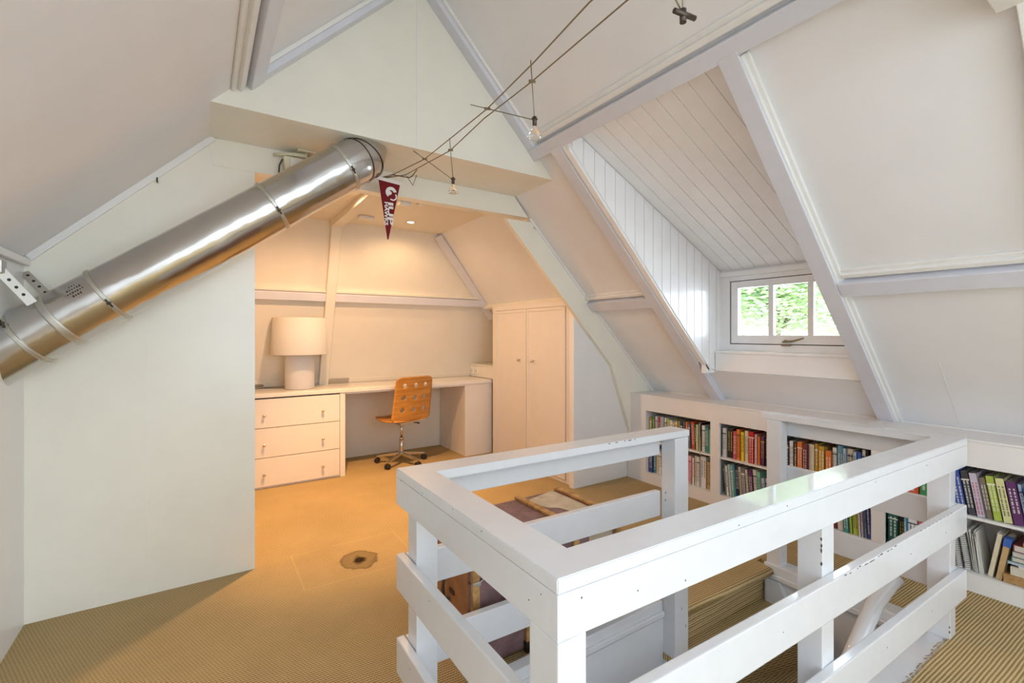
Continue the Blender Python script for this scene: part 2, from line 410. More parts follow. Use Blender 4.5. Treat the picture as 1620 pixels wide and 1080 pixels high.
# small purlins
mb = MB(); xc = 2.765; mb.beam((xc, 2.30, KR-xc), (xc, YP, KR-xc), NR, .085, .05, .003); st('trim_19', mb, M_trim)
mb = MB(); mb.beam((xc, YBK, KR-xc), (xc, 1.08, KR-xc), NR, .085, .05, .003); st('trim_20', mb, M_trim)
mb = MB()
for y0, y1 in ((YBK, 1.06), (2.30, YP)):
    mb.beam((2.712, y0, KR-2.712), (2.712, y1, KR-2.712), NR, .026, .03, .006); mb.beam((2.697, y0, KR-2.697), (2.697, y1, KR-2.697), NR, .02, .014, .004)
st('trim_21', mb, M_trimw)
mb = MB(); mb.beam((3.555, YBK, KR-3.555), (3.555, 2.98, KR-3.555), NR, .03, .03, .006); st('trim_22', mb, M_trimw)
mb = MB(); mb.box((.06, .29, 2.262), (1.99, .372, 2.35), .003); mb.beam((1.84, .288, KR-1.84), (3.60, .288, KR-3.60), NR, .085, .05, .003)
st('trim_23', mb, M_trimw)
# sheet joint low on the right slope
mb = MB(); mb.beam((3.17, .80, KR-3.17), (3.56, .80, KR-3.56), NR, .003, .0015); st('trim_24', mb, M_trimw)

# dormer: boarded cheeks, boarded ceiling, sill box, casement window
def zc(x): return 2.50-.495*(x-1.94)
mb = MB(); x = 1.86; i = 0
while x < 3.40:
    x1 = min(x+.0915, 3.405)
    lo0, lo1 = KR-x-.045, KR-x1-.045
    lo0 = max(lo0, 1.018); lo1 = max(lo1, 1.018)
    xa, xb = x+.0025, x1-.0025
    mb.hexa([(xa, 2.155, lo0), (xb, 2.155, lo1), (xb, 2.175, lo1), (xa, 2.175, lo0), (xa, 2.155, zc(xa)), (xb, 2.155, zc(xb)), (xb, 2.175, zc(xb)), (xa, 2.175, zc(xa))], .0015)
    x = x1
st('wall_dormer_left', mb, M_board)
mb = MB(); mb.hexa([(1.84, 2.163, 2.41), (3.24, 2.163, 1.02), (3.24, 2.20, 1.02), (1.84, 2.20, 2.41), (1.84, 2.163, 2.62), (3.40, 2.163, 1.85), (3.40, 2.20, 1.85), (1.84, 2.20, 2.62)])
mb.box((3.2, 2.163, 1.0), (3.44, 2.20, 1.9))
st('wall_dormer_left_back', mb, M_board)
mb = MB(); mb.prism([(1.84, 2.43), (3.31, .96), (3.44, .96), (3.44, 1.85), (1.84, 2.62)], 1.10, 1.168); st('wall_dormer_right', mb, M_board)
mb = MB(); y = 2.155
while y > 1.16:
    y1 = max(y-.094, 1.16)
    mb.hexa([(1.80, y-.0025, zc(1.80)), (3.41, y-.0025, zc(3.41)), (3.41, y1+.0025, zc(3.41)), (1.80, y1+.0025, zc(1.80)),
             (1.80, y-.0025, zc(1.80)+.018), (3.41, y-.0025, zc(3.41)+.018), (3.41, y1+.0025, zc(3.41)+.018), (1.80, y1+.0025, zc(1.80)+.018)], .0015)
    y = y1
st('ceiling_dormer', mb, M_board)
mb = MB(); mb.prism([(1.78, zc(1.78)+.006), (3.46, zc(3.46)+.006), (3.46, zc(3.46)+.07), (1.78, zc(1.78)+.07)], 1.08, 2.22); st('ceiling_dormer_back', mb, M_board)
XW = 3.385
mb = MB()   # surrounding frame (lining)
mb.box((XW, 2.082, 1.15), (XW+.07, 2.17, 1.80), .002); mb.box((XW, 1.15, 1.15), (XW+.07, 1.205, 1.80), .002)
mb.box((XW, 1.205, 1.702), (XW+.07, 2.082, 1.83), .002); mb.box((XW, 1.205, 1.16), (XW+.07, 2.082, 1.222), .002)
mb.box((XW-.022, 1.16, 1.735), (XW, 2.155, 1.775), .006)
wf = st('window_1', mb, M_board)
mb = MB(); mb.box((3.302, 1.16, 1.018), (XW, 2.150, 1.150), .003); mb.box((3.295, 1.16, 1.150), (XW+.01, 2.152, 1.172), .005)
mb.out('window_sill', M_board, wf)
mb = MB(); a0, a1 = 2.074, 1.213; z0, z1 = 1.228, 1.697; xs, xe = XW+.004, XW+.046
mb.box((xs, a0-.054, z0), (xe, a0, z1), .002); mb.box((xs, a1, z0), (xe, a1+.054, z1), .002)
mb.box((xs, a1+.054, z1-.05), (xe, a0-.054, z1), .002); mb.box((xs, a1+.054, z0), (xe, a0-.054, z0+.062), .002)
panes = []
ya = a0-.054; span = (a0-.054)-(a1+.054); pw = (span-2*.036)/3
for k in range(3):
    panes.append((ya, ya-pw)); ya -= pw
    if k < 2: mb.box((xs+.004, ya-.036, z0+.06), (xe-.004, ya, z1-.048), .004); ya -= .036
ws = mb.out('casement', M_board, wf)
mb = MB()
for p0, p1 in panes: mb.box((xs+.018, p1, z0+.06), (xs+.022, p0, z1-.048))
mb.out('glass_pane', M_pane, ws)
mb = MB()    # dark rebate all round the casement
mb.box((xs+.004, a1-.009, z0-.007), (xe+.01, a0+.009, z0)); mb.box((xs+.004, a1-.009, z1), (xe+.01, a0+.009, z1+.006))
mb.box((xs+.004, a0, z0), (xe+.01, a0+.009, z1)); mb.box((xs+.004, a1-.009, z0), (xe+.01, a1, z1))
mb.out('rebate_seal', M_dark, wf)
mb = MB(); yh_ = 1.64
mb.tube([(XW-.008, yh_+.045, 1.243), (XW-.022, yh_+.02, 1.247), (XW-.026, yh_-.03, 1.25), (XW-.03, yh_-.075, 1.262), (XW-.03, yh_-.105, 1.272)], [.006, .008, .007, .006, .004], 10)
mb.lathe([(0, 0), (.013, 0), (.013, .012), (.006, .018), (0, .018)], (0, 0, 0), 16, Matrix.Translation((XW-.02, yh_+.02, 1.24)))
mb.box((XW-.03, yh_-.01, 1.215), (XW-.002, yh_+.045, 1.226), .002)
mb.out('window_handle', M_brass, wf)

# ------------------------------------------------------------------ alcove beams
mb = MB(); mb.beam((1.0, YP+.07, 2.31), (1.0, 4.39, 2.31), (0, 0, -1), .09, .055, .003); st('trim_25', mb, M_alc)
NH = Vector((0, -.77, -.377*.77+.0)).normalized(); NH = Vector((0, -1, -.377)).normalized()
mb = MB(); mb.beam((1.0, yh(2.30), 2.30), (1.0, yh(.80), .80), NH, .085, .06, .003); st('trim_26', mb, M_alc)
mb = MB()
for x0, x1 in ((XL, .957), (1.043, 2.66)): mb.beam((x0, yh(1.655), 1.655), (x1, yh(1.655), 1.655), NH, .075, .055, .003)
st('trim_27', mb, M_trim)
mb = MB()
for x0, x1 in ((XL, .957), (1.043, 2.66)):
    mb.beam((x0, yh(1.705), 1.705), (x1, yh(1.705), 1.705), NH, .022, .04, .005)
    mb.beam((x0, yh(.83), .83), (x1+.3, yh(.83), .83), NH, .05, .014, .003)
st('trim_28', mb, M_alc)
mb = MB(); mb.beam((2.0, 4.37, 2.31), (2.83, 4.69, 1.50), Vector((-1, -1.1, -1)), .085, .05, .003); st('trim_29', mb, M_trim)
mb = MB(); mb.beam((2.70, 3.0, KR-2.70), (2.70, 4.62, KR-2.70), NR, .03, .05, .003); st('trim_30', mb, M_alc)

# ------------------------------------------------------------------ built-in desk and drawers
def knob(parent, at, ax='y', r=.013):
    x, y, z = at
    m = MB()
    if ax == 'y': mt = Matrix.Rotation(PI/2, 4, 'X')
    else: mt = Matrix.Rotation(-PI/2, 4, 'Y')
    m.lathe([(.0, 0), (.007, 0), (.006, .012), (r*.8, .017), (r, .026), (r*.75, .033), (0, .036)], at, 20, mt)
    return m.out('knob', M_chrome2, parent)
YD = 4.42; ZD = .80
dk = empty('desk', (1.2, 4.75, 0), 'long built-in desk worktop of cream paint running from the drawers to the wardrobe', 'desk')
mb = MB(); mb.prism([(YD-.01, ZD-.004), (yh(ZD)-.002, ZD-.004), (yh(ZD)+.0, ZD+.0), (yh(ZD)-.004, ZD+.0), (YD-.01, ZD)], .0, .0001, axis=0) if False else None
mb = MB(); mb.box((.02, YD-.012, ZD-.035), (2.655, 4.945, ZD), .004); mb.out('worktop', M_desk, dk)
mb = MB(); mb.box((1.095, YD+.004, ZD-.052), (2.325, YD+.03, ZD-.036), .002); mb.out('apron', M_cab, dk)
mb = MB(); mb.box((2.325, YD, 0), (2.66, YD+.03, ZD-.035), .002); mb.box((2.325, YD+.03, 0), (2.35, 5.045, ZD-.035), .002); mb.out('side_cabinet', M_cab, dk)
mb = MB(); mb.box((1.045, YD-.004, 0), (1.092, YD+.5, ZD-.036), .003); mb.out('side_panel', M_cab, dk)
cd = empty('drawer_unit', (.66, 4.6, 0), 'built-in chest of three wide cream drawers under the left end of the desk', 'drawers')
mb = MB(); mb.box((.24, YD+.012, 0), (1.043, YD+.5, ZD-.037)); mb.out('carcass', M_cab, cd)
for z0, z1 in ((.512, .752), (.262, .507), (.02, .257)):
    m = MB(); m.box((.245, YD-.008, z0), (1.041, YD+.011, z1), .002); dr = m.out('drawer', M_cab, cd)
    for xk in (.43, .894): knob(dr, (xk, YD-.008, (z0+z1)/2-.015))
mb = MB(); mb.box((.245, YD+.004, .508), (1.043, YD+.0115, .5112)); mb.box((.245, YD+.004, .2575), (1.043, YD+.0115, .2615)); mb.box((.245, YD+.004, .7525), (1.043, YD+.0115, .7605))
mb.out('gap_shadow_strip', M_dark, cd)
lb = empty('ledge_box', (2.8, 4.75, .8), 'small raised cream ledge at the right end of the desk beside the wardrobe', 'ledge')
mb = MB(); mb.box((2.665, 4.30, ZD+.001), (3.1, 4.925, .935), .003); mb.out('body', M_desk, lb)
mb = MB(); mb.box((2.655, 4.28, .935), (3.1, 4.885, .95), .003); mb.out('ledge_top', M_desk, lb)
for i, (yy, lab) in enumerate(((4.875, 'white double power socket on the ledge, the one nearer the back wall'), (4.775, 'white double power socket on the ledge, the one nearer the wardrobe'))):
    e = empty('power_socket', (2.665, yy, .872), lab, 'socket', 'power sockets beside the desk')
    m = MB(); m.box((2.655, yy-.036, .832), (2.6645, yy+.036, .912), .003); m.out('cover_plate', M_trimw, e)
    m = MB(); m.lathe([(0, 0), (.019, 0), (.019, .002), (0, .002)], (2.6535, yy, .872), 20, Matrix.Rotation(PI/2, 4, 'Y')); m.out('socket_well', M_cream, e)

# ------------------------------------------------------------------ wardrobe
wd = empty('wardrobe', (2.9, 3.7, 0), 'tall built-in cream wardrobe with two panelled doors under the sloping roof', 'wardrobe')
XWD = 2.632; Y0, Y1 = 3.055, 4.36
mb = MB()
mb.prism([(XWD+.012, .0), (3.5, .0), (3.5, .80), (2.72, 1.575), (XWD+.012, 1.575)], Y0, Y1)
mb.out('carcass', M_cab, wd)
mb = MB()
mb.box((XWD, Y1-.075, 0), (XWD+.012, Y1, 1.592), .002); mb.box((XWD, Y0, 0), (XWD+.012, Y0+.075, 1.592), .002); mb.box((XWD, Y0+.075, 1.545), (XWD+.012, Y1-.075, 1.592), .002)
mb.box((XWD, Y0+.075, 0), (XWD+.012, Y1-.075, .03), .002)
mb.out('face_frame', M_cab, wd)
ym = 3.713
for a, b, yk in ((Y1-.078, ym+.003, 3.829), (ym-.003, Y0+.078, 3.60)):
    m = MB(); m.box((XWD-.006, b, .034), (XWD+.011, a, 1.541), .002)
    d = m.out('door', M_cab, wd)
    m = MB()
    for (p, q_, r_, s_) in ((a, a-.028, .034, 1.541), (b+.028, b, .034, 1.541), (a-.028, b+.028, 1.513, 1.541), (a-.028, b+.028, .034, .062)):
        m.box((XWD-.012, q_, r_), (XWD-.006, p, s_), .002)
    m.out('door_moulding', M_cab, d)
    knob(d, (XWD-.006, yk, 1.042), 'x', .015)
mb = MB(); mb.box((XWD-.001, ym-.003, .034), (XWD+.0118, ym+.003, 1.541)); mb.out('door_gap', M_dark, wd)

# ------------------------------------------------------------------ bookcase (one built-in unit)
bc = empty('bookcase', (3.4, 1.4, 0), 'low built-in white bookcase running under the sloping roof on the right', 'bookcase')
BAYS = {'A': (2.776, 2.151), 'B': (2.077, 1.70), 'C': (1.63, 1.119), 'D': (1.056, .42)}
ZS = .375; ZB = .09; ZT = .63
mb = MB(); e = XB+.02
edges = [2.985]+[v for k in 'ABCD' for v in BAYS[k]]+[YBK+.02]
for i in range(0, len(edges), 2): mb.box((XB, edges[i+1], ZB), (e, edges[i], ZT))
mb.box((XB, YBK+.02, ZT), (e, 2.985, .757)); mb.box((XB, YBK+.02, 0), (e, 2.985, ZB))
mb.out('face_frame', M_shelf, bc)
mb = MB(); mb.box((XB-.004, YBK+.02, .757), (3.555, 2.985, .768), .002); mb.out('top_board', M_shelf, bc)
mb = MB(); mb.box((3.50, YBK+.02, .0), (3.555, 2.985, .755)); mb.out('back_panel', M_shelf, bc)
mb = MB(); mb.box((e, .30, ZB-.02), (3.50, 2.98, ZB)); mb.out('bottom_board', M_shelf, bc)
for k in 'ABCD':
    y1, y0 = BAYS[k]
    m = MB(); m.box((XB+.012, y0-.03, ZS-.014), (3.50, y1+.03, ZS), .001); m.out('shelf', M_shelf, bc)
    m = MB(); m.box((e, y0-.037, ZB), (3.50, y0-.012, .75)); m.out('divider', M_shelf, bc)
    if k == 'A': m = MB(); m.box((e, y1+.002, ZB), (3.50, y1+.03, .75)); m.out('divider', M_shelf, bc)

# ------------------------------------------------------------------ books
CM = {}
PAL = {
 'olive': (.42,.33,.05), 'green': (.06,.28,.10), 'pink': (.70,.38,.42), 'crimson': (.50,.03,.07), 'grey': (.42,.42,.44), 'white': (.78,.77,.75),
 'lime': (.42,.52,.08), 'cream': (.70,.62,.46), 'navy': (.02,.035,.11), 'orange': (.72,.20,.04), 'slate': (.16,.17,.22), 'vermilion': (.62,.10,.04),
 'black': (.018,.016,.016), 'teal': (.05,.27,.27), 'tan': (.52,.36,.18), 'yellow': (.80,.55,.03), 'red': (.52,.02,.02), 'purple': (.12,.03,.13),
 'mint': (.22,.50,.40), 'blue': (.04,.09,.36), 'sky blue': (.16,.38,.55), 'pale blue': (.40,.52,.66), 'maroon': (.20,.03,.04), 'mustard': (.56,.32,.04),
 'brown': (.10,.05,.03), 'lilac': (.58,.52,.62), 'pale yellow': (.70,.68,.34), 'charcoal': (.06,.055,.07), 'cobalt': (.05,.13,.45), 'dark green': (.02,.11,.08),
 'grey-green': (.20,.26,.20), 'speckled brown': (.22,.17,.12), 'salmon': (.60,.26,.18), 'rose': (.58,.10,.14), 'indigo': (.05,.06,.24)}
def cmat(c):
    if c not in CM: CM[c] = paint('book_'+c.replace(' ', '_').replace('-', '_'), PAL[c], .42, .02, 40, .06)
    return CM[c]
M_page = paint('book_pages', (.62, .58, .50), .9, .1, 120, .08)
M_inkw = plain('title_white', (.80, .78, .72), .5); M_inkd = plain('title_dark', (.03, .03, .05), .5); M_inky = plain('title_gold', (.62, .45, .10), .4); M_inkr = plain('title_red', (.5, .03, .04), .5)
SHN = {'Au': 'upper shelf, far left bay', 'Al': 'lower shelf, far left bay', 'Bu': 'upper shelf, second bay', 'Bl': 'lower shelf, second bay',
       'Cu': 'upper shelf, third bay', 'Cl': 'lower shelf, third bay', 'Du': 'upper shelf, nearest bay', 'Dl': 'lower shelf, nearest bay'}
def book(t, h, dep, col, ink, loc, rot, label, group, style=0):
    """spine faces -X, thickness along Y, standing on z=0"""
    e = MB(); c = .0022
    e.hexa([(0, -t/2, 0), (c, -t/2, 0), (c, t/2, 0), (0, t/2, 0), (0, -t/2, h), (c, -t/2, h), (c, t/2, h), (0, t/2, h)])
    for s_ in (-1, 1):
        e.box((0, s_*t/2-(c if s_ > 0 else 0), 0), (dep, s_*t/2+(c if s_ < 0 else 0), h))
    o = e.out('book', cmat(col), label=label, cat='book', group=group)
    o.location = loc; o.rotation_euler = rot
    m = MB(); m.box((c, -t/2+c, .003), (dep-.004, t/2-c, h-.003)); g = m.out('pages', M_page); g.parent = o
    if ink:
        m = MB(); L = h*random.uniform(.45, .72); z = h*.9-random.uniform(0, h*.12); bot = z-L
        rows = 1 if t < .024 else 2
        while z > bot:
            l = random.uniform(.006, .02)
            for r_ in range(rows):
                wv = t*(.34 if rows == 1 else .2); yc = 0 if rows == 1 else (-.2+.4*r_)*t
                zz = z
                while zz > z-l:
                    wl = wv*random.uniform(.6, 1)
                    m.box((-.0005, yc-wl/2, zz-.003), (.0001, yc+wl/2, zz)); zz -= .0047
            z -= l+.006
        if style: m.box((-.0004, -t*.5, h*.80), (.0001, t*.5, h*.83))
        tt = m.out('title', {'w': M_inkw, 'd': M_inkd, 'g': M_inky, 'r': M_inkr}[ink]); tt.parent = o
    return o
used_labels = set()
def row(code, items, y, zbase, lean=0, hscale=1.0, until=None):
    """items: (thickness, height, colour, ink). placed from y downwards (left to right as seen)"""
    names = [i[2] for i in items]; xs_ = XB+.035; plean = lean
    for k, it in enumerate(items):
        t, h, col, ink = it[:4]; ln = it[4] if len(it) > 4 else lean
        a = math.radians(ln)          # leaning towards -Y at the bottom edge (top tips to +Y)
        step = t/math.cos(a)
        if k and ln > plean: y -= h*math.sin(math.radians(ln-plean))*.98
        plean = ln
        yc = y-step/2
        if ln: z = zbase+abs(math.sin(a))*t/2+.0006
        else: z = zbase+.0006
        where = SHN[code]
        lf = names[k-1] if k else None; rt = names[k+1] if k+1 < len(names) else None
        desc = ('thin ' if t < .018 else 'thick ' if t > .036 else '')+col+' book'
        if lf is None: lab = f'{desc} at the left end of the {where}'
        elif rt is None: lab = f'{desc} at the right end of the {where}'
        else: lab = f'{desc} between {lf} and {rt} ones on the {where}'
        if lab in used_labels: lab = f'{desc} between {lf} and {rt}, nearer the railing end, {where}'
        n = 0
        while lab in used_labels and n < 20:
            n += 1; lab = f'{desc} between {lf} and {rt} ones, {["second","third","fourth","fifth"][min(n-1,3)]} such from left, {where}'
        used_labels.add(lab)
        book(t, h, random.uniform(.14, .185), col, ink, (xs_+random.uniform(-.006, .014), yc, z), (-a, 0, 0), lab, 'books on the '+where, k % 3 == 0)
        y -= step+.0008
    return y
random.seed(11)
U = ZS; Lw = ZB
row('Au', [(.030,.19,'olive','w'),(.026,.205,'green','w'),(.018,.21,'pink','w'),(.016,.21,'white','d'),(.028,.20,'crimson','w'),(.040,.215,'grey',None),(.024,.21,'white','d'),(.028,.205,'lime','w'),(.034,.20,'white','r'),(.022,.19,'cream','d'),(.026,.20,'pale yellow','d'),(.024,.205,'olive',None),(.026,.205,'navy','w'),(.018,.21,'slate',None),(.020,.21,'orange','w'),
           (.022,.20,'slate','w'),(.030,.215,'vermilion','w',3),(.018,.20,'dark green','w',3),(.018,.205,'pale yellow',None),(.010,.22,'white','d'),(.014,.22,'black',None),(.030,.205,'white','d'),(.030,.195,'teal','w'),(.016,.185,'mint',None)], 2.772, U)
row('Al', [(.040,.20,'indigo','w'),(.030,.21,'teal','w'),(.030,.20,'cream','g'),(.034,.19,'white','d'),(.03,.20,'tan','d'),(.03,.21,'navy','w'),(.034,.2,'grey','w'),(.03,.2,'white','d'),(.03,.19,'maroon','w'),(.03,.19,'teal','w'),(.028,.205,'white','d'),(.028,.20,'cream','d'),
           (.046,.225,'pink','r'),(.022,.215,'white','r'),(.024,.235,'cream','r'),(.026,.235,'white','d'),(.050,.25,'white','d'),(.038,.21,'tan','d')], 2.772, Lw)
row('Bu', [(.032,.215,'white','d'),(.048,.22,'black','g'),(.028,.205,'rose','w'),(.030,.225,'orange','d'),(.030,.21,'yellow','d'),(.030,.225,'cream','d'),(.040,.225,'red','w'),(.022,.21,'pink','w'),(.020,.20,'orange',None),(.028,.205,'purple','g'),(.018,.215,'charcoal','w'),(.055,.21,'vermilion','w')], 2.073, U)
row('Bl', [(.022,.225,'grey-green','w'),(.020,.22,'white','d'),(.024,.235,'pale blue','w'),(.022,.235,'mint','w'),(.032,.24,'navy','w'),(.024,.235,'cream','d'),(.032,.235,'slate','w'),(.018,.23,'cream','d'),(.030,.235,'purple','w'),(.030,.24,'white','d'),(.032,.235,'mint','d'),(.026,.20,'pale blue','d'),(.014,.2,'white','d'),(.016,.21,'charcoal','w')], 2.062, Lw, 4)
row('Cu', [(.030,.20,'navy','w'),(.026,.21,'white','d'),(.022,.20,'brown','w'),(.034,.215,'orange','w'),(.030,.205,'maroon','w'),(.036,.21,'cream',None),(.022,.22,'mustard','w'),(.038,.21,'mustard','w'),(.038,.19,'orange','w'),(.026,.215,'white','d'),(.034,.235,'sky blue','w'),(.020,.225,'pale blue','d'),(.034,.225,'cream','d'),(.020,.215,'pale blue','d'),(.020,.215,'cobalt','w'),(.020,.235,'white','d'),(.012,.235,'black','w')], 1.622, U)
row('Cl', [(.036,.2,'maroon','w'),(.03,.2,'cream','d'),(.03,.2,'green','w'),(.028,.21,'grey','w'),(.03,.2,'navy','w'),(.03,.2,'tan','w'),(.03,.21,'white','d'),(.03,.21,'dark green','w'),(.032,.22,'grey','w'),(.03,.2,'maroon','w'),(.036,.21,'white','d'),(.03,.2,'teal','w'),(.016,.235,'lime',None),(.030,.225,'lime','d'),(.014,.23,'white','r'),(.012,.235,'lilac','d'),(.012,.235,'pale blue','d'),(.022,.24,'blue','w'),(.018,.24,'indigo','w')], 1.622, Lw, 3)
row('Du', [(.05,.21,'tan','w'),(.088,.2,'vermilion','w'),(.060,.21,'green','w'),(.037,.2,'olive','w'),(.022,.22,'black','g'),(.040,.226,'blue','w',9),(.032,.215,'charcoal','w',9),(.032,.215,'lilac','r',9),(.026,.20,'speckled brown','w',9),(.032,.215,'lime','w',9),(.034,.212,'pale yellow','d',9),(.038,.205,'purple','w',9),(.016,.20,'pale blue','d',9),(.022,.185,'cobalt','w',9),(.016,.19,'white','r',9),(.016,.19,'slate','w',9)], 1.050, U)
row('Dl', [(.046,.195,'dark green','w'),(.026,.185,'black','g'),(.014,.18,'sky blue','w'),(.042,.195,'white','d'),(.022,.19,'rose','w'),(.022,.165,'yellow','d'),(.016,.185,'grey','w'),(.014,.185,'white','d')], 1.050, Lw)

# near right bay, lower shelf: notebooks, loose papers, two leaning books, a flat stack
def thingbook(name, cat, label, group, m, mat):
    o = m.out(name, mat, label=label, cat=cat, group=group); return o
xs_ = XB+.035
def leaning(t, h, dep, y, a, mat, name, cat, label, group=None, pagemat=None):
    m = MB(); m.box((0, -t/2, 0), (dep, t/2, h), .001); o = m.out(name, mat, label=label, cat=cat, group=group)
    o.location = (xs_, y, ZB+t/2*math.sin(math.radians(a))+.001); o.rotation_euler = (-math.radians(a), 0, 0); return o
for k, yy in enumerate((.745, .715)):
    o = leaning(.018, .235, .17, yy, 8, M_label if False else cmat('white'), 'notebook', 'notebook',
        ('ring bound notebook leaning at the left of the lower shelf, behind the railing post' if k == 0 else 'ring bound notebook leaning beside the loose papers on the lower shelf'), 'ring bound notebooks on the lower shelf')
    m = MB()
    for i in range(22): m.tube([(-.004+.006*math.cos(a_), .011*math.sin(a_), .012+i*.0102) for a_ in [PI*2*j/8 for j in range(8)]], .0012, 4, closed=True)
    r_ = m.out('ring_binding', M_iron); r_.parent = o
pp = empty('paper_bundle', (xs_, .68, ZB), 'bundle of loose white papers and magazines slumped upright on the lower shelf', 'papers', None)
random.seed(5); m = MB()
for i in range(12):
    y_ = .694-i*.0035; a = math.radians(6+random.uniform(-3, 3)); h = random.uniform(.17, .215); d0 = random.uniform(-.005, .01)
    m.hexa([(xs_+d0, y_, ZB+.001), (xs_+.17, y_, ZB+.001), (xs_+.17, y_+.0016, ZB+.001), (xs_+d0, y_+.0016, ZB+.001),
            (xs_+d0, y_+h*math.sin(a), ZB+h*math.cos(a)), (xs_+.17, y_+h*math.sin(a), ZB+h), (xs_+.17, y_+.0016+h*math.sin(a), ZB+h), (xs_+d0, y_+.0016+h*math.sin(a), ZB+h*math.cos(a))])
m.out('sheets', M_inkw, pp)
book(.022, .225, .17, 'cream', None, (xs_, .633, ZB+.003), (-math.radians(-9), 0, 0), 'cream hardback leaning on the lower shelf right of the loose papers', 'leaning hardbacks on the lower shelf')
ob = book(.026, .21, .17, 'tan', None, (xs_-.005, .602, ZB+.003), (-math.radians(-9), 0, 0), 'tan hardback with a blue cap leaning against the flat stack of books', 'leaning hardbacks on the lower shelf')
m = MB(); m.box((-.001, -.014, .17), (.05, .014, .2115), .001); cp = m.out('blue_dust_jacket', cmat('cobalt'), label='blue dust jacket top'); cp.parent = ob
z = ZB+.001
m = MB(); m.box((3.26, .30, z), (3.47, .585, z+.042), .003); m.out('wooden_box', M_bookwood, label='flat brown wooden box under the lying books on the lower shelf', cat='box'); z += .043
def flatbook(t, col, y0, y1, lab, x0=XB+.03, rnd=False):
    global z
    m = MB()
    m.box((x0, y0, z), (3.46, y1, z+.003)); m.box((x0, y0, z+t-.003), (3.46, y1, z+t))
    m.box((x0, y1-.004, z), (3.46, y1, z+t), .001)
    o = m.out('book', cmat(col), label=lab, cat='book', group='books lying in a stack on the lower shelf')
    m = MB(); m.box((x0+.004, y0+.003, z+.003), (3.455, y1-.004, z+t-.003)); p_ = m.out('pages', M_page); p_.parent = o
    z += t+.0006
flatbook(.040, 'cream', .31, .562, 'thick cream book lying on the wooden box on the lower shelf')
flatbook(.010, 'white', .31, .535, 'thin white booklet lying on the thick cream book in the stack')
flatbook(.012, 'pale blue', .31, .572, 'pale blue folder lying under the green book in the stack')
flatbook(.026, 'dark green', .31, .560, 'green book lying in the middle of the flat stack')
flatbook(.024, 'grey', .31, .555, 'grey book lying on the green one in the stack')
flatbook(.034, 'maroon', .31, .553, 'thick dark red book lying near the top of the stack')
flatbook(.016, 'salmon', .31, .520, 'salmon book lying topmost on the flat stack')
# dark case on top of the books, far left bay
m = MB(); m.box((XB+.03, 2.20, Lw+.2515), (3.42, 2.345, Lw+.2695), .002); m.out('black_case', M_black, label='flat black case lying on top of the white books in the far left bay', cat='case')
m = MB(); m.box((XB+.0105, 2.243, .352), (XB+.0118, 2.249, .50), 0); m.out('ribbon', M_label, label='narrow tan ribbon hanging over the shelf edge in the far left bay', cat='ribbon')

# ------------------------------------------------------------------ railing round the stairwell
rl = empty('stair_railing', (1.6, 1.0, 0), 'white painted wooden railing round the open stairwell, chipped at the edges', 'railing')
TZ = .85
def yN(x, off=0): return .670-.0305*(x-.541)+off       # outer face of near rail
def yF(x, off=0): return 1.526-.032*(x-.547)+off       # outer face of far rail
def slabx(x0, x1, fy, o0, o1, z0, z1, bev=.004):       # board running in x following fy
    m = MB(); m.hexa([(x0, fy(x0, o0), z0), (x1, fy(x1, o0), z0), (x1, fy(x1, o1), z0), (x0, fy(x0, o1), z0), (x0, fy(x0, o0), z1), (x1, fy(x1, o0), z1), (x1, fy(x1, o1), z1), (x0, fy(x0, o1), z1)], bev)
    return m
XLo, XRo = .543, 2.755; CW = .088
# top caps and top boards
m = MB()
for (pts) in ([(XLo, yN(XLo)), (XRo, yN(XRo)), (XRo, 1.452), (2.665, 1.452), (2.665, yN(2.665, CW)), (XLo+CW+.006, yN(XLo+CW, CW)), (XLo+CW+.006, yF(XLo+CW, -.105)), (1.912, yF(1.912, -.105)), (1.912, yF(1.912)), (XLo, yF(XLo))],):
    m.prism(pts, TZ-.030, TZ, axis=2, bev=.0022)
m.out('top_rail', M_rail, rl)
ZR = ((TZ-.118, TZ-.0302), (.445, .562), (.165, .283))
for i, (z0, z1) in enumerate(ZR):
    nm = 'apron_board' if i == 0 else 'middle_rail' if i == 1 else 'bottom_rail'
    slabx(XLo if i == 0 else XLo+.0705, XRo-.002*i, yN, 0, .029, z0, z1, .004 if i else .0008).out(nm, M_rail, rl)
    slabx(XLo+.03, 1.80 if i else 1.795, yF, -.032, -.002, z0, z1).out(nm, M_rail, rl)
    m = MB(); m.box((XLo, yN(.55, .0292 if i == 0 else .091), z0), (XLo+.028, yF(.55, 0), z1), .004 if i else .0008); m.out(nm, M_rail, rl)
    m = MB(); m.box((XRo-.028, yN(2.74, .030), z0), (XRo, 1.450, z1), .004); m.out(nm, M_rail, rl)
# posts
def post(x0, x1, y0, y1, zb=-.004, zt=TZ-.031):
    m = MB(); m.box((x0, y0, zb), (x1, y1, zt), .003); return m.out('post', M_rail, rl)
post(XLo, XLo+.07, yN(.58, 0), yN(.58, .09), -.006, TZ-.1185)
post(1.572, 1.650, yN(1.6, .0295), yN(1.6, .0295)+.072, -.006)
post(2.655, 2.7265, yN(2.7, .0295)+.0, yN(2.7, .0295)+.078, -.006)
post(.572, .645, 1.418, 1.492, 0)
post(1.803, 1.900, 1.375, yF(1.85, -.033), -.45)
post(2.655, 2.7265, 1.335, 1.412, .0)
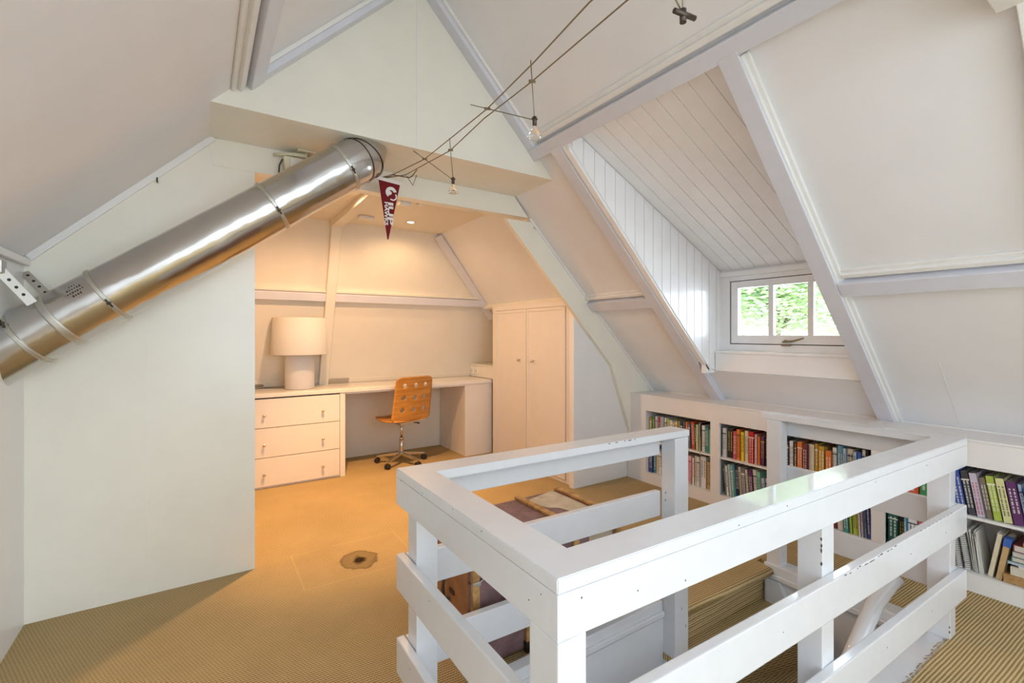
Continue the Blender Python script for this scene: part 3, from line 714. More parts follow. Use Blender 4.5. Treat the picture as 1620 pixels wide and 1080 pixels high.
# paint chips and dimples along the edges
random.seed(21)
def chip(pts, parent=rl): pass
m = MB()
def flake(c, du, dv, n, s1, s2):
    c = Vector(c); k = 7; vs = []
    for i in range(k):
        a = 2*PI*i/k; r_ = random.uniform(.5, 1)
        vs.append(c+Vector(du)*s1*math.cos(a)*r_+Vector(dv)*s2*math.sin(a)*r_)
    n = Vector(n)*.0006; bv = [v-n for v in vs]; tv = [v+n for v in vs]
    m.add([tuple(v) for v in bv+tv], [tuple(range(k-1, -1, -1)), tuple(range(k, 2*k))]+[(i, (i+1) % k, (i+1) % k+k, i+k) for i in range(k)])
for i in range(12):      # middle rail near: bare wood along its top edge
    x = 1.66+i*.032+random.uniform(-.01, .01); flake((x, yN(x), .557+random.uniform(-.003, .003)), (1, 0, 0), (0, 0, 1), (0, 1, 0), random.uniform(.005, .017), .0022)
for i in range(9):
    x = 2.25+i*.04; flake((x, yN(x, .001), .5625), (1, 0, 0), (0, 1, 0), (0, 0, 1), random.uniform(.003, .008), .0018)
for z_ in (.64, .655, .675, .60): flake((1.6505-.0785, yN(1.6, .0295)+.003, z_), (0, 1, 0), (0, 0, 1), (1, 0, 0), .004, .008)
for z_ in (.05, .03): flake((2.6545, yN(2.7, .032), z_), (0, 1, 0), (0, 0, 1), (1, 0, 0), .003, .006)
for i in range(9):       # far top rail, by its right end
    x = 1.45+random.uniform(-.05, .12); flake((x, yF(x, -.1045), TZ-.004), (1, 0, 0), (0, 0, 1), (0, 1, 0), random.uniform(.004, .013), .0025)
for x, z_ in ((.60, .80), (.75, .77), (1.1, .83), (1.32, .835), (2.3, .80), (1.86, .81), (.9, .75), (2.5, .5), (2.15, .5), (2.35, .23), (1.95, .23), (1.3, .5)): flake((x, yN(x, -.0002), z_), (1, 0, 0), (0, 0, 1), (0, 1, 0), .0025, .0025)
for y_, z_ in ((.72, .80), (.76, .77), (.95, .84), (1.1, .845), (1.3, .83), (1.48, .82), (1.25, .535), (1.4, .25), (1.0, .23)): flake((XLo-.0002, y_, z_), (0, 1, 0), (0, 0, 1), (1, 0, 0), .0022, .002)
for i in range(2): flake((1.8028, 1.43+random.uniform(-.003, .003), .56+i*-.035), (0, 1, 0), (0, 0, 1), (1, 0, 0), .003, .008)
for i in range(2): flake((1.85+.03*i, 1.3748, .03-i*.09), (1, 0, 0), (0, 0, 1), (0, 1, 0), .002, .011)
m.out('paint_chips', M_chip, rl, kind='stuff')

# ------------------------------------------------------------------ stairwell and stairs
mb = MB(); mb.box((XLo+.03, 1.441, 0), (1.80, 1.490, .05), .004); mb.box((.62, 1.428, -.018), (1.80, 1.441, .006), .004); st('trim_31', mb, M_rail)
mb = MB(); mb.box((.60, 1.441, -2.2), (1.93, 1.47, -.03)); st('wall_well_back', mb, M_rail)
mb = MB(); mb.box((.56, .74, -2.2), (.62, 1.47, -.03)); st('wall_well_left', mb, M_rail)
mb = MB(); mb.box((.62, .74, -2.2), (2.65, .79, -.05)); st('wall_well_near', mb, M_rail)
mb = MB(); mb.box((2.655, .74, -2.2), (2.70, 1.47, -.03)); st('wall_well_right', mb, M_rail)
mb = MB(); mb.box((2.640, .79, -.03), (2.74, 1.42, .018), .005); mb.box((2.628, .79, -.055), (2.655, 1.40, -.03), .004); st('trim_32', mb, M_rail)
mb = MB(); mb.prism([(1.405, -.06), (1.405, -.22), (1.31, -.24), (1.12, -.60), (1.06, -.60), (1.335, -.06)], 2.628, 2.655, axis=0); st('trim_33', mb, M_rail)
sc = empty('staircase', (2.2, 1.2, -1.0), 'carpeted winding stairs going down into the well beneath the white railing', 'stairs')
# treads (ribs across the run); each tread is slab + rounded nosing
def tread(poly, z, nose):
    m = MB(); m.prism(poly, z-.03, z, axis=2); m.tube([(*nose[0], z-.013), (*nose[1], z-.013)], .014, 10)
    return m.out('tread', M_carpy, sc)
m = MB(); m.tube([(1.915, 1.408, -.0225), (2.64, 1.386, -.0225)], .0225, 14); m.prism([(1.915, 1.408), (2.64, 1.386), (2.64, 1.445), (1.93, 1.45)], -.043, 0.0005, axis=2); m.out('top_nosing', M_carpy, sc)
m = MB(); m.hexa([(1.905, 1.438, -.20), (2.657, 1.425, -.20), (2.657, 1.44, -.20), (1.905, 1.455, -.20), (1.905, 1.438, -.02), (2.657, 1.425, -.02), (2.657, 1.44, -.02), (1.905, 1.455, -.02)]); m.out('riser', M_carpz, sc)
tread([(1.80, 1.29), (2.65, 1.10), (2.65, 1.43), (1.80, 1.44)], -.19, ((1.81, 1.345), (2.65, 1.10)))
m = MB(); m.hexa([(1.80, 1.36, -.39), (2.65, 1.13, -.39), (2.65, 1.15, -.39), (1.80, 1.38, -.39), (1.80, 1.36, -.2), (2.65, 1.13, -.2), (2.65, 1.15, -.2), (1.80, 1.38, -.2)]); m.out('riser', M_carpz, sc)
tread([(1.80, 1.10), (2.65, .80), (2.65, 1.14), (1.80, 1.37)], -.38, ((1.80, 1.25), (2.65, .83)))
m = MB(); m.hexa([(1.80, 1.27, -.58), (2.65, .86, -.58), (2.65, .88, -.58), (1.80, 1.29, -.58), (1.80, 1.27, -.39), (2.65, .86, -.39), (2.65, .88, -.39), (1.80, 1.29, -.39)]); m.out('riser', M_carpz, sc)
tread([(1.70, .80), (2.55, .80), (1.80, 1.28)], -.57, ((1.75, 1.2), (2.3, .80)))
m = MB(); m.hexa([(1.3, .80, -.8), (2.6, .80, -.8), (2.6, 1.4, -.8), (1.3, 1.4, -.8), (1.3, .8, -.76), (2.6, .8, -.76), (2.6, 1.4, -.76), (1.3, 1.4, -.76)]); m.out('tread', M_carpy, sc)
mb = MB(); mb.box((.6, .74, -2.25), (2.7, 1.47, -2.2)); st('floor_below', mb, M_carpy)
mb = MB(); mb.tube([(2.64, .80, .185), (2.60, .825, .165), (2.50, .85, .10), (2.30, .87, -.09), (2.1, .89, -.32), (1.9, .9, -.58)], [.020, .030, .033, .033, .033, .033], 20)
hr = mb.out('handrail', M_rail, label='fat round white handrail slanting down into the stairwell', cat='handrail')
mb = MB(); mb.tube([(2.655, .83, .15), (2.58, .835, .145)], .012, 8); mb.out('bracket', M_rail, hr)

# ------------------------------------------------------------------ trunk
tr = empty('steamer_trunk', (1.25, 1.8, 0), 'old purple-brown steamer trunk with wooden battens on the carpet behind the railing', 'trunk')
X0, X1, Y0t, Y1t, Zt = .845, 1.655, 1.575, 2.02, .44
m = MB(); m.box((X0+.004, Y0t, .01), (X1, Y1t, Zt-.09), .006); m.out('body', M_trunk, tr)
m = MB(); m.box((X0+.004, Y0t-.004, Zt-.088), (X1, Y1t+.004, Zt), .008); m.out('lid', M_trunk, tr)
m = MB(); m.box((X0, Y0t+.012, .012), (X0+.004, Y1t-.012, Zt-.01)); m.out('end_panel', M_trunkb, tr, label='red-brown end panel')
for xb in (.868, 1.118, 1.372, 1.632):
    m = MB(); m.box((xb-.018, Y0t-.006, Zt), (xb+.018, Y1t+.006, Zt+.016), .005); b_ = m.out('top_batten', M_slat, tr)
    m = MB(); m.box((xb-.020, Y0t-.024, Zt-.022), (xb+.020, Y0t+.012, Zt+.018), .004); m.lathe([(0, 0), (.006, 0), (.004, .004), (0, .005)], (xb, Y0t-.026, Zt-.005), 10, Matrix.Rotation(PI/2, 4, 'X')); m.out('metal_cap', M_iron, b_)
    m = MB(); m.box((xb-.016, Y0t-.018, .02), (xb+.016, Y0t, Zt-.022), .004); b_ = m.out('front_batten', M_slat, tr)
    m = MB(); m.box((xb-.019, Y0t-.022, 0), (xb+.019, Y0t+.004, .045), .004); m.out('metal_foot', M_iron, b_)
m = MB()
m.box((X0+.004, Y0t-.004, Zt-.094), (X1, Y0t, Zt-.089), 0); m.out('lid_seam', M_dark, tr)
m = MB(); m.prism([(1.395, 1.97), (1.60, 2.02), (1.606, 1.64), (1.56, 1.60), (1.51, 1.66), (1.47, 1.80), (1.43, 1.83), (1.40, 1.90)], Zt+.0003, Zt+.0022, axis=2); m.out('torn_label', M_label, tr, label='torn pale paper label')
m = MB(); m.box((1.455, Y0t-.0055, .30), (1.60, Y0t-.0045, .435)); m.out('front_label', M_label, tr, label='yellowed paper label on the front')
m = MB(); m.tube([(X0-.004, 1.75, .315), (X0-.022, 1.75, .305), (X0-.026, 1.752, .262), (X0-.022, 1.75, .222), (X0-.004, 1.75, .212)], .007, 8)
m.box((X0-.007, 1.735, .30), (X0, 1.765, .335), .003); m.box((X0-.007, 1.737, .195), (X0, 1.763, .225), .003); m.box((X0-.006, 1.695, .250), (X0, 1.735, .268), .002); m.out('carry_handle', M_iron, tr)
for yy in (1.985,):
    m = MB(); m.box((X0-.012, yy-.014, .02), (X0, yy+.014, Zt-.01), .004); m.out('end_batten', M_slat, tr)
m = MB(); m.box((.852, Y0t-.026, .345), (.884, Y0t-.018, .360), .002); m.tube([(.867, Y0t-.024, .352), (.90, Y0t-.012, .356), (.95, Y0t-.006, .362)], .003, 6); m.out('lid_clasp', M_galv, tr)

# ------------------------------------------------------------------ swivel chair
ch = empty('swivel_chair', (1.675, 4.555, 0), 'honey plywood swivel chair with round holes in its back, pulled up to the desk', 'chair', rz=math.radians(14))
def cpart(m, name, mat, par=ch, **k):
    o = m.out(name, mat, **k); o.parent = par; return o
# local frame: seat faces +y, back at -y
N = 14
def shell(u_, v_):   # back: v 0..1 from seat edge to top
    W = .225*(1-.06*v_)
    x = u_*W; y = -.19-.075*v_+.035*(u_*u_-1)*0+.03*abs(u_)**2; z = .455+.43*v_
    return Vector((x, y, z))
m = MB()
def gridsurf(fn, nu, nv, th, m):
    top = [[m.bm.verts.new(fn(-1+2*i/nu, j/nv)) for i in range(nu+1)] for j in range(nv+1)]
    faces = []
    for j in range(nv):
        for i in range(nu):
            f = m.bm.faces.new((top[j][i], top[j][i+1], top[j+1][i+1], top[j+1][i])); f.smooth = True; faces.append(f)
    bmesh.ops.recalc_face_normals(m.bm, faces=m.bm.faces[:])
    bmesh.ops.solidify(m.bm, geom=faces, thickness=th)
def rounded(fn, r=.10):
    def g(u_, v_):
        # squeeze corners near the top for rounded corners
        vv = v_
        if v_ > 1-r:
            t = (v_-(1-r))/r; k = 1-.30*(1-math.sqrt(max(0, 1-t*t)))
        elif v_ < r*.5:
            t = (r*.5-v_)/(r*.5); k = 1-.14*(1-math.sqrt(max(0, 1-t*t)))
        else: k = 1
        return fn(u_*k, vv)
    return g
gridsurf(rounded(shell), 24, 30, .011, m)
back = m.out('backrest', M_ply); back.parent = ch
cut = MB()
for i, uu in enumerate((-.56, 0.0, .56)):
    for j, vv in enumerate((.25, .53, .81)):
        c = shell(uu, vv); cut.tube([c+Vector((0, -.06, 0)), c+Vector((0, .06, 0))], .0235 if not (i == 0 and j == 0) else .0235, 20)
co = cut.out('cutter', M_ply)
md = back.modifiers.new('b', 'BOOLEAN'); md.operation = 'DIFFERENCE'; md.object = co; md.solver = 'EXACT'
dg = bpy.context.evaluated_depsgraph_get(); dg.update()
pm = back.parent; back.parent = None; bpy.context.view_layer.update(); dg = bpy.context.evaluated_depsgraph_get()
nm_ = bpy.data.meshes.new_from_object(back.evaluated_get(dg)); back.modifiers.clear(); back.data = nm_; back.parent = pm
bpy.data.objects.remove(co)
m = MB()
def seat(u_, v_):    # v 0 rear .. 1 front
    W = .20+.012*math.sin(v_*PI)
    return Vector((u_*W, -.185+.385*v_, .455+.02*v_+.010*u_*u_-.022*math.sin(v_*PI)-.05*max(0, v_-.85)*2*1))
gridsurf(rounded(seat, .18), 20, 20, .012, m); cpart(m, 'seat', M_ply)
m = MB(); m.box((-.08, -.10, .405), (.08, .10, .425), .004); m.box((-.03, -.03, .38), (.03, .03, .41), .003); cpart(m, 'seat_plate', M_chrome2)
m = MB(); m.tube([(.05, -.02, .40), (.14, -.05, .395), (.175, -.062, .385)], [.006, .005, .009], 8); cpart(m, 'height_lever', M_black)
m = MB(); m.tube([(0, 0, .255), (0, 0, .405)], .0125, 16); m.tube([(0, 0, .07), (0, 0, .255)], .021, 18); m.tube([(0, 0, .245), (0, 0, .258)], .0225, 18); cpart(m, 'gas_column', M_chrome2)
for i in range(5):
    a = math.radians(146-14+i*72); d = Vector((math.cos(a), math.sin(a), 0)); sd = Vector((-math.sin(a), math.cos(a), 0))
    m = MB(); A = [d*.015+sd*.02, d*.25+sd*.013, d*.25-sd*.013, d*.015-sd*.02]
    m.hexa([A[0]+Vector((0, 0, .085)), A[1]+Vector((0, 0, .058)), A[2]+Vector((0, 0, .058)), A[3]+Vector((0, 0, .085)), A[0]+Vector((0, 0, .11)), A[1]+Vector((0, 0, .074)), A[2]+Vector((0, 0, .074)), A[3]+Vector((0, 0, .11))], .003)
    ar = cpart(m, 'base_arm', M_chrome2)
    m = MB(); c = d*.245+Vector((0, 0, .0262))
    for s_ in (-.013, .013): m.tube([c+sd*(s_-.008), c+sd*(s_+.008)], .026, 18)
    m.tube([c+Vector((0, 0, .01)), c+Vector((0, 0, .036))], .006, 8); cpart(m, 'caster', M_black, ar)

# ------------------------------------------------------------------ table lamp
lp = empty('table_lamp', (.745, 4.65, ZD), 'large cream table lamp with drum shade standing on the drawer end of the desk', 'lamp')
m = MB(); m.lathe([(0, 0), (.118, 0), (.124, .004), (.124, .30), (.118, .306), (0, .306)], (.745, 4.65, ZD+.001), 48); m.out('lamp_base', M_lbase, lp)
m = MB(); m.lathe([(.240, .315), (.225, .645), (.222, .645), (.237, .315)], (.745, 4.65, ZD), 56); sh = m.out('lamp_shade', M_lshade, lp)
m = MB(); m.tube([(.745, 4.65, ZD+.305), (.745, 4.65, ZD+.40)], .015, 12)
for a in (0, 2*PI/3, 4*PI/3): m.tube([(.745, 4.65, ZD+.40), (.745+.232*math.cos(a), 4.65+.232*math.sin(a), ZD+.40)], .002, 6)
m.out('shade_carrier', M_chrome2, lp)
m = MB(); m.tube([(.66, 4.76, ZD+.004), (.60, 4.80, ZD+.004), (.50, 4.83, ZD+.004), (.40, 4.82, ZD+.004), (.30, 4.80, ZD+.004)], .0028, 6); m.out('power_cord', M_black, lp)
pg = empty('plug_adapter', (.44, 4.84, ZD), 'dark metal plug adapter lying on the desk left of the lamp', 'plug')
m = MB(); m.tube([(.39, 4.85, .83), (.46, 4.85, .832), (.47, 4.85, .826), (.46, 4.85, .819), (.39, 4.85, .816)], .004, 6); m.box((.36, 4.84, .801), (.40, 4.88, .834), .003); m.out('body', M_iron, pg)

# ------------------------------------------------------------------ flue pipe
A = Vector((-.67, 2.748, 1.234)); D = Vector((.803, -.098, .588)).normalized(); RP = .121
fp = empty('flue_pipe', (0, 2.7, 1.8), 'shiny steel flue pipe running diagonally across the left wall up to the soffit', 'pipe')
pe = A+D*1.63
m = MB(); m.tube([A-D*.10, A+D*.2, A+D*.5, A+D*.9, A+D*1.3, pe], RP, 64, cap=False)
m.out('straight_section', M_chrome, fp)
e1 = pe; e2 = pe+D*.05; dz = Vector((.10, .02, .075)); e3 = Vector((.735, 2.605, 2.262)); e4 = Vector((.765, 2.64, 2.345))
m = MB(); m.tube([e1-D*.01, e2, e3, e4], [RP*1.01, RP*1.01, RP*.99, RP*.96], 64, cap=False); m.out('elbow', M_chrome, fp)
def ring(c, ax, r, wd, th, name, mat, par=fp):
    ax = ax.normalized(); u_ = ax.orthogonal().normalized(); v_ = ax.cross(u_)
    m = MB(); n = 64; R_ = []
    for k in range(n):
        a = 2*PI*k/n; rad = u_*math.cos(a)+v_*math.sin(a)
        R_.append([m.bm.verts.new(c+rad*rr+ax*w_) for rr, w_ in ((r, -wd/2), (r+th*.6, -wd/2), (r+th, -wd/4), (r+th*.5, 0), (r+th, wd/4), (r+th*.6, wd/2), (r, wd/2))])
    for k in range(n):
        for j in range(6):
            f = m.bm.faces.new((R_[k][j], R_[(k+1) % n][j], R_[(k+1) % n][j+1], R_[k][j+1])); f.smooth = True
    return m.out(name, mat, par)
for t in (.085, .405, 1.20, 1.625):
    rg = ring(A+D*t, D, RP, .018, .007, 'clamp_ring', M_galv)
    c = A+D*t; s_ = Vector((.1, -.95, -.35)).normalized() if t > .3 else Vector((-.3, -.8, .5)).normalized(); s_ = (s_-D*s_.dot(D)).normalized()
    m = MB(); tt = D.cross(s_); m.tube([c+s_*(RP+.010)-tt*.02, c+s_*(RP+.010)+tt*.02], .004, 8); m.tube([c+s_*(RP+.010)+tt*.0-D*.008, c+s_*(RP+.010)+D*.008], .005, 6); m.out('clamp_screw', M_iron, rg)
for t_, cc in ((0, (e2*.6+e3*.4)), (1, e3)):
    dd = (e3-e2).normalized() if t_ == 0 else (e4-e2).normalized()
    ring(cc, dd, RP*1.0, .005, .002, 'seam_ring', M_iron)
ring(A+D*.215, D, RP, .030, .0025, 'support_band', M_galv)
m = MB(); m.tube([e1+D*.0+Vector((.0, -.02, -.118)), e1+Vector((.05, -.035, -.10)), e1+Vector((.10, -.045, -.085))], [.006, .004, .001], 5); m.out('band_tail', M_galv, fp)
# lettering stamped on the pipe: small dark marks
lt = MB(); random.seed(4)
nrm = Vector((-.12, -.86, .50)); nrm = (nrm-D*nrm.dot(D)).normalized(); tv = D.cross(nrm)
if tv.z < 0: tv = -tv
for r_, row_ in enumerate((3, 6, 7, 4)):
    for k in range(row_):
        c = A+D*(.275+.010*k-.005*row_+.02)+tv*(.03-.016*r_-.0)+nrm*RP
        off = (.03-.016*r_); c = A+D*(.345+.0095*k-.0045*row_)+nrm*math.sqrt(RP*RP-off*off)+tv*off
        n2 = (nrm*math.sqrt(RP*RP-off*off)+tv*off).normalized(); t2 = D.cross(n2); l = random.uniform(.0015, .003); hh = random.uniform(.002, .0045)
        lt.add([tuple(c+n2*.0006+D*(l*sx)+t2*(hh*sy)) for sx, sy in ((-1, -1), (1, -1), (1, 1), (-1, 1))], [(0, 1, 2, 3)])
lt.out('stamped_marking', M_iron, fp)
# perforated hanger straps
hs = empty('pipe_bracket', (-.6, 2.7, 1.5), 'perforated galvanised bracket holding the lower end of the pipe to the wall', 'bracket')
def strap(p0, p1, n, wd, name):
    p0 = Vector(p0); p1 = Vector(p1); t = (p1-p0).normalized(); n = Vector(n); n = (n-t*n.dot(t)).normalized()
    m = MB(); m.beam(p0, p1, n, wd, .0025)
    o = m.out(name, M_galv, hs); L = (p1-p0).length; k = int(L/.034)
    m = MB(); c_ = t.cross(n)
    for i in range(k):
        c = p0+t*(.02+i*.034)+n*.0027
        m.add([tuple(c+(t*math.cos(a)+c_*math.sin(a))*.006) for a in [2*PI*j/12 for j in range(12)]], [tuple(range(12))])
    m.out('strap_hole', M_dark, o, kind='stuff') if False else m.out('strap_holes', M_dark, o)
pb = A+D*.215
strap((-.660, 2.60, 1.555), pb+Vector((-.075, -.085, .062)), (.3, -1, .3), .036, 'front_strap')
strap((-.662, 2.944, 1.575), (-.575, 2.90, 1.47), (.3, -1, .3), .030, 'rear_strap')
m = MB(); m.box((-.664, 2.57, 1.535), (-.640, 2.63, 1.585), .003); m.out('wall_plate', M_galv, hs)
# hook eye on the wall
m = MB(); m.tube([(-.188, 2.948, 2.062), (-.188, 2.93, 2.062), (-.188, 2.925, 2.071), (-.188, 2.93, 2.080)], .0035, 6); m.out('wall_hook', M_iron, label='tiny dark hook screwed in the wall above the pipe', cat='hook')
m = MB(); m.tube([(2.145, 2.945, 2.125), (2.145, 2.93, 2.125), (2.15, 2.925, 2.118), (2.155, 2.932, 2.11)], .004, 6); m.out('beam_hook', M_galv, label='small metal hook on the strut right below the end of the collar beam', cat='hook')

# ------------------------------------------------------------------ spotlight on the soffit
sl = empty('wall_spotlight', (.49, 2.87, 2.34), 'small cream spotlight under the soffit, half hidden behind the pipe', 'spotlight')
m = MB(); m.box((.445, 2.845, 2.328), (.545, 2.905, 2.3395), .003); m.out('mount_plate', M_cream, sl)
m = MB(); m.tube([(.495, 2.875, 2.33), (.495, 2.875, 2.275)], .008, 8); m.tube([(.495, 2.87, 2.312), (.40, 2.89, 2.310), (.33, 2.90, 2.298)], [.014, .011, .007], 8); m.out('arm', M_cream, sl)
m = MB(); m.hexa([(.39, 2.89, 2.19), (.52, 2.89, 2.19), (.52, 2.94, 2.19), (.39, 2.94, 2.19), (.375, 2.86, 2.290), (.52, 2.86, 2.290), (.52, 2.94, 2.290), (.375, 2.94, 2.290)], .006); m.out('housing', M_cream, sl)
m = MB(); m.hexa([(.415, 2.882, 2.20), (.51, 2.882, 2.20), (.51, 2.886, 2.20), (.415, 2.886, 2.20), (.41, 2.856, 2.278), (.51, 2.856, 2.278), (.51, 2.861, 2.278), (.41, 2.861, 2.278)]); m.out('lamp_glass', M_inkw, sl)
m = MB(); m.tube([(.375, 2.90, 2.28), (.362, 2.92, 2.25), (.36, 2.925, 2.20)], .004, 6); m.out('lead', M_iron, sl)

# ------------------------------------------------------------------ downlight and sensors on the alcove ceiling
dl = empty('downlight', (1.57, 4.03, 2.31), 'lit recessed downlight in the alcove ceiling above the desk', 'downlight')
m = MB(); m.lathe([(.030, 0), (.046, 0), (.044, -.006), (.030, -.004)], (1.57, 4.03, 2.3095), 28); m.out('trim_ring', M_trimw, dl)
m = MB(); m.lathe([(0, 0), (.030, 0), (.030, .0006), (0, .0006)], (1.57, 4.03, 2.3060), 28); m.out('light_disc', M_bulb, dl)
d2 = dl.copy(); COL.objects.link(d2); d2.location = (.80, 3.45, 2.31); d2['label'] = 'recessed downlight in the alcove ceiling above the drawers, hidden behind the pipe'
for c_ in list(dl.children):
    k_ = c_.copy(); COL.objects.link(k_); iv = c_.matrix_parent_inverse.copy(); k_.parent = d2; k_.matrix_parent_inverse = iv
m = MB(); m.box((1.11, 4.02, 2.285), (1.24, 4.09, 2.3095), .006); m.out('ceiling_sensor', M_trimw, label='small white rectangular sensor on the alcove ceiling by the back beam', cat='sensor')
m = MB(); m.box((1.13, 3.10, 2.19), (1.215, 3.16, 2.3095), .006); m.box((1.255, 3.06, 2.20), (1.30, 3.12, 2.3095), .006) ; m.out('junction_box', M_trimw, label='small white junction box behind the collar beam, half covered by the pennant', cat='box')

# ------------------------------------------------------------------ cable lighting
ZC = 2.28
c1 = [(.93, 2.948, 2.285), (.985, 2.78, 2.28), (1.035, 2.45, 2.275), (1.035, 1.76, ZC), (.998, 1.36, ZC), (.955, 1.03, ZC), (.94, .0, ZC), (.94, -2.595, ZC)]
c2 = [(.93, 2.948, 2.280), (1.035, 2.74, 2.27), (1.10, 2.26, 2.275), (1.07, 1.85, ZC), (1.068, 1.474, ZC), (1.042, .97, ZC), (1.04, .0, ZC), (1.04, -2.595, ZC)]
cb = empty('cable_pair', (1.0, 1.5, ZC), 'pair of thin taut low-voltage cables crossing the room below the ridge', 'cables')
for c in (c1, c2): m = MB(); m.tube(c, .0028, 6); m.out('cable', M_cable, cb)
m = MB(); m.tube([(.93, 2.949, 2.28), (.98, 2.80, 2.275), (1.05, 2.72, 2.25), (1.06, 2.70, 2.255), (1.075, 2.66, 2.285)], .004, 6)
m.tube([(1.035, 2.74, 2.27), (1.065, 2.70, 2.20), (1.085, 2.69, 2.262)], .0025, 5); m.out('tension_hook', M_brass, cb)
def bulb(j, cl1, up1, cl2, up2, lab, glass=True):
    e = empty('cable_lamp', j, lab, 'lamp', 'halogen lamps on the cables')
    j = Vector(j)
    for cl, up in ((cl1, up1), (cl2, up2)):
        m = MB(); m.tube([j, Vector(cl), Vector(cl)+(Vector(cl)-j)*up], .0022, 6); r_ = m.out('rod', M_cable, e)
        m = MB(); c = Vector(cl); m.tube([c+Vector((-.012, .004, 0)), c+Vector((.012, -.004, 0))], .0055, 8); m.out('clamp', M_brass, r_)
    m = MB(); m.tube([j+Vector((0, 0, .012)), j+Vector((0, 0, -.022))], .0085, 12); m.tube([j+Vector((-.012, 0, .004)), j+Vector((.012, 0, .006))], .004, 6); m.out('socket', M_iron, e)
    if glass:
        m = MB(); m.lathe([(.007, 0), (.009, -.016), (.020, -.030), (.027, -.045), (.0275, -.050), (.024, -.052), (.018, -.046), (.008, -.040), (0, -.038)], j+Vector((0, 0, -.018)), 24)
        m.out('reflector_bulb', M_glass, e)
    else:
        m = MB(); m.tube([j+Vector((-.035, .0, -.004)), j+Vector((.035, -.01, -.004))], .007, 10); m.out('lamp_holder', M_iron, e)
bulb((1.07, 1.46, 2.125), (1.068, 1.474, ZC), .55, (1.035, 1.76, ZC), .42, 'reflector bulb hanging by two rods in front of the purlin end')
bulb((1.115, 2.255, 2.12), (1.10, 2.255, 2.276), .40, (1.035, 2.45, 2.276), .45, 'reflector bulb hanging by two rods near the pennant')
bulb((1.035, .765, 2.125), (1.04, .77, ZC), .3, (.95, .80, ZC), .3, 'bulbless holder hanging at the top edge of the picture', False)

# ------------------------------------------------------------------ pennant
pn = empty('pennant', (.95, 2.76, 2.05), 'maroon triangular felt pennant lettered in white, hanging below the cable end', 'pennant')
P0 = Vector((.872, 2.752, 2.213)); P1 = Vector((1.003, 2.752, 2.205)); P2 = Vector((.928, 2.752, 1.865))
m = MB(); m.prism([(P0.x, P0.z), (P1.x, P1.z), (P2.x+.003, P2.z), (P2.x-.003, P2.z)], 2.7515, 2.7535); m.out('felt', M_maroon, pn)
m = MB(); m.prism([(P0.x-.004, P0.z+.002), (P0.x-.006, P0.z+.022), (P1.x+.006, P1.z+.018), (P1.x+.004, P1.z-.002)], 2.7505, 2.7545)
m.tube([P0+Vector((0, 0, .02)), Vector((.975, 2.79, 2.272))], .0012, 4); m.tube([P1+Vector((0, 0, .016)), Vector((1.04, 2.72, 2.268))], .0012, 4); m.out('heading_strip', M_felt, pn)
def Mt(x, z_, ang=-PI/2):   # text plane facing -Y
    return Matrix.Translation((x, 2.7512, z_)) @ Matrix.Rotation(PI/2, 4, 'X') @ Matrix.Rotation(ang, 4, 'Z')
text_mesh('IUP', .050, .0006, M_felt, 'lettering', pn, Mt(.930, 2.092) @ Matrix.Diagonal((1.85, .86, 1, 1)), bold=.0018)
text_mesh('HAWKS', .029, .0006, M_felt, 'lettering', pn, Mt(.9085, 2.090) @ Matrix.Diagonal((1.36, 1, 1, 1)), bold=.0010)
m = MB()       # white crest of the emblem: plumed head shape
def arc(cx, cz, r0, r1, a0, a1, n=14, yy=2.7508):
    pts = [(cx+r1*math.cos(a0+(a1-a0)*i/n), cz+r1*math.sin(a0+(a1-a0)*i/n)) for i in range(n+1)]+[(cx+r0*math.cos(a1-(a1-a0)*i/n), cz+r0*math.sin(a1-(a1-a0)*i/n)) for i in range(n+1)]
    m.prism(pts, yy, 2.7516)
arc(.948, 2.150, .014, .034, math.radians(10), math.radians(235))
arc(.958, 2.128, .018, .026, math.radians(-130), math.radians(40))
m.prism([(.938+.014*math.cos(a), 2.146+.012*math.sin(a)) for a in [2*PI*k/12 for k in range(12)]], 2.7506, 2.7516)
m.out('crest_emblem', M_felt, pn)

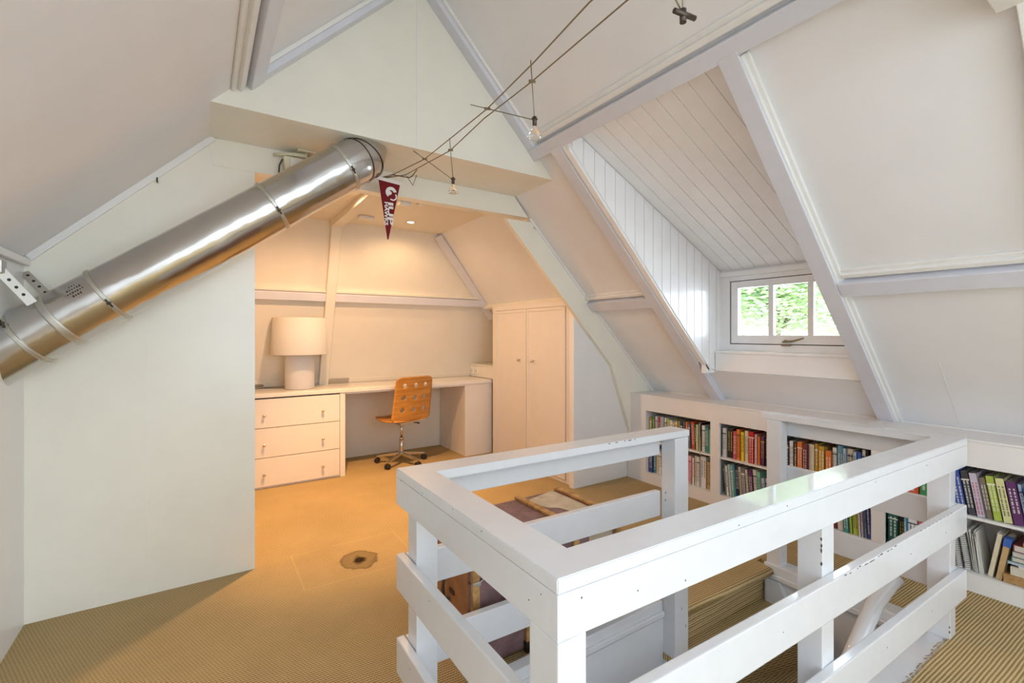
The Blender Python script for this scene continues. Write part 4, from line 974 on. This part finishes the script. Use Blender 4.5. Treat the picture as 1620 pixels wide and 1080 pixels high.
# ------------------------------------------------------------------ trees outside the dormer window
def leafm(name, c):
    m, nt, b = newmat(name); out = nt.nodes['Material Output']
    b.inputs['Base Color'].default_value = (*c, 1); b.inputs['Roughness'].default_value = .5
    tr_ = nd(nt, 'ShaderNodeBsdfTranslucent'); tr_.inputs[0].default_value = (*c, 1)
    mx = nd(nt, 'ShaderNodeMixShader'); mx.inputs[0].default_value = .62
    nt.links.new(b.outputs[0], mx.inputs[1]); nt.links.new(tr_.outputs[0], mx.inputs[2]); nt.links.new(mx.outputs[0], out.inputs['Surface'])
    return m
ML = [leafm('leaf_pale', (.68, .77, .50)), leafm('leaf_mid', (.56, .70, .38)), leafm('leaf_blue', (.58, .69, .56))]
M_bark = wood('bark', (.30, .26, .2), (.45, .4, .3), .8)
def tree(cx, cy, cz, R_, n, seed, lab, mi):
    random.seed(seed); t = empty('garden_tree', (cx, cy, -3), lab, 'tree', 'trees outside the dormer window')
    m = MB(); m.tube([(cx, cy, -3), (cx+.1, cy, -1), (cx, cy, cz)], [.16, .13, .05], 10)
    cl = []
    for i in range(26):
        a, b_ = random.uniform(0, 2*PI), random.uniform(-.9, 1.2); r_ = R_*random.uniform(.3, .95)
        p = Vector((cx+r_*math.cos(a)*math.cos(b_), cy+r_*math.sin(a)*math.cos(b_), cz+r_*math.sin(b_)*.9)); cl.append(p)
        m.tube([(cx, cy, cz-.4*R_), (Vector((cx, cy, cz))+p)/2, p], [.035, .02, .006], 5)
    m.out('trunk', M_bark, t)
    m = MB()
    for i in range(n):
        p = random.choice(cl)+Vector((random.gauss(0, .3), random.gauss(0, .3), random.gauss(0, .26)))
        s_ = random.uniform(.03, .065); q_ = Matrix.Rotation(random.uniform(0, 6.28), 3, 'Z') @ Matrix.Rotation(random.uniform(-1, 1), 3, 'X')
        m.mi = random.choice((0, 0, 1, 2)) if mi == 0 else random.choice((0, 1, 1, 2))
        m.add([tuple(p+q_ @ Vector(v)) for v in ((-s_, 0, 0), (0, s_*.5, .004), (s_, 0, 0), (0, -s_*.5, .004))], [(0, 1, 2, 3)])
    m.out('foliage', ML, t)
tree(7.6, 3.9, 1.9, 1.5, 22000, 1, 'leafy pale green tree seen through the left window pane', 0)
tree(8.2, 1.7, 1.7, 1.5, 16000, 2, 'leafy green tree seen through the right window panes', 1)
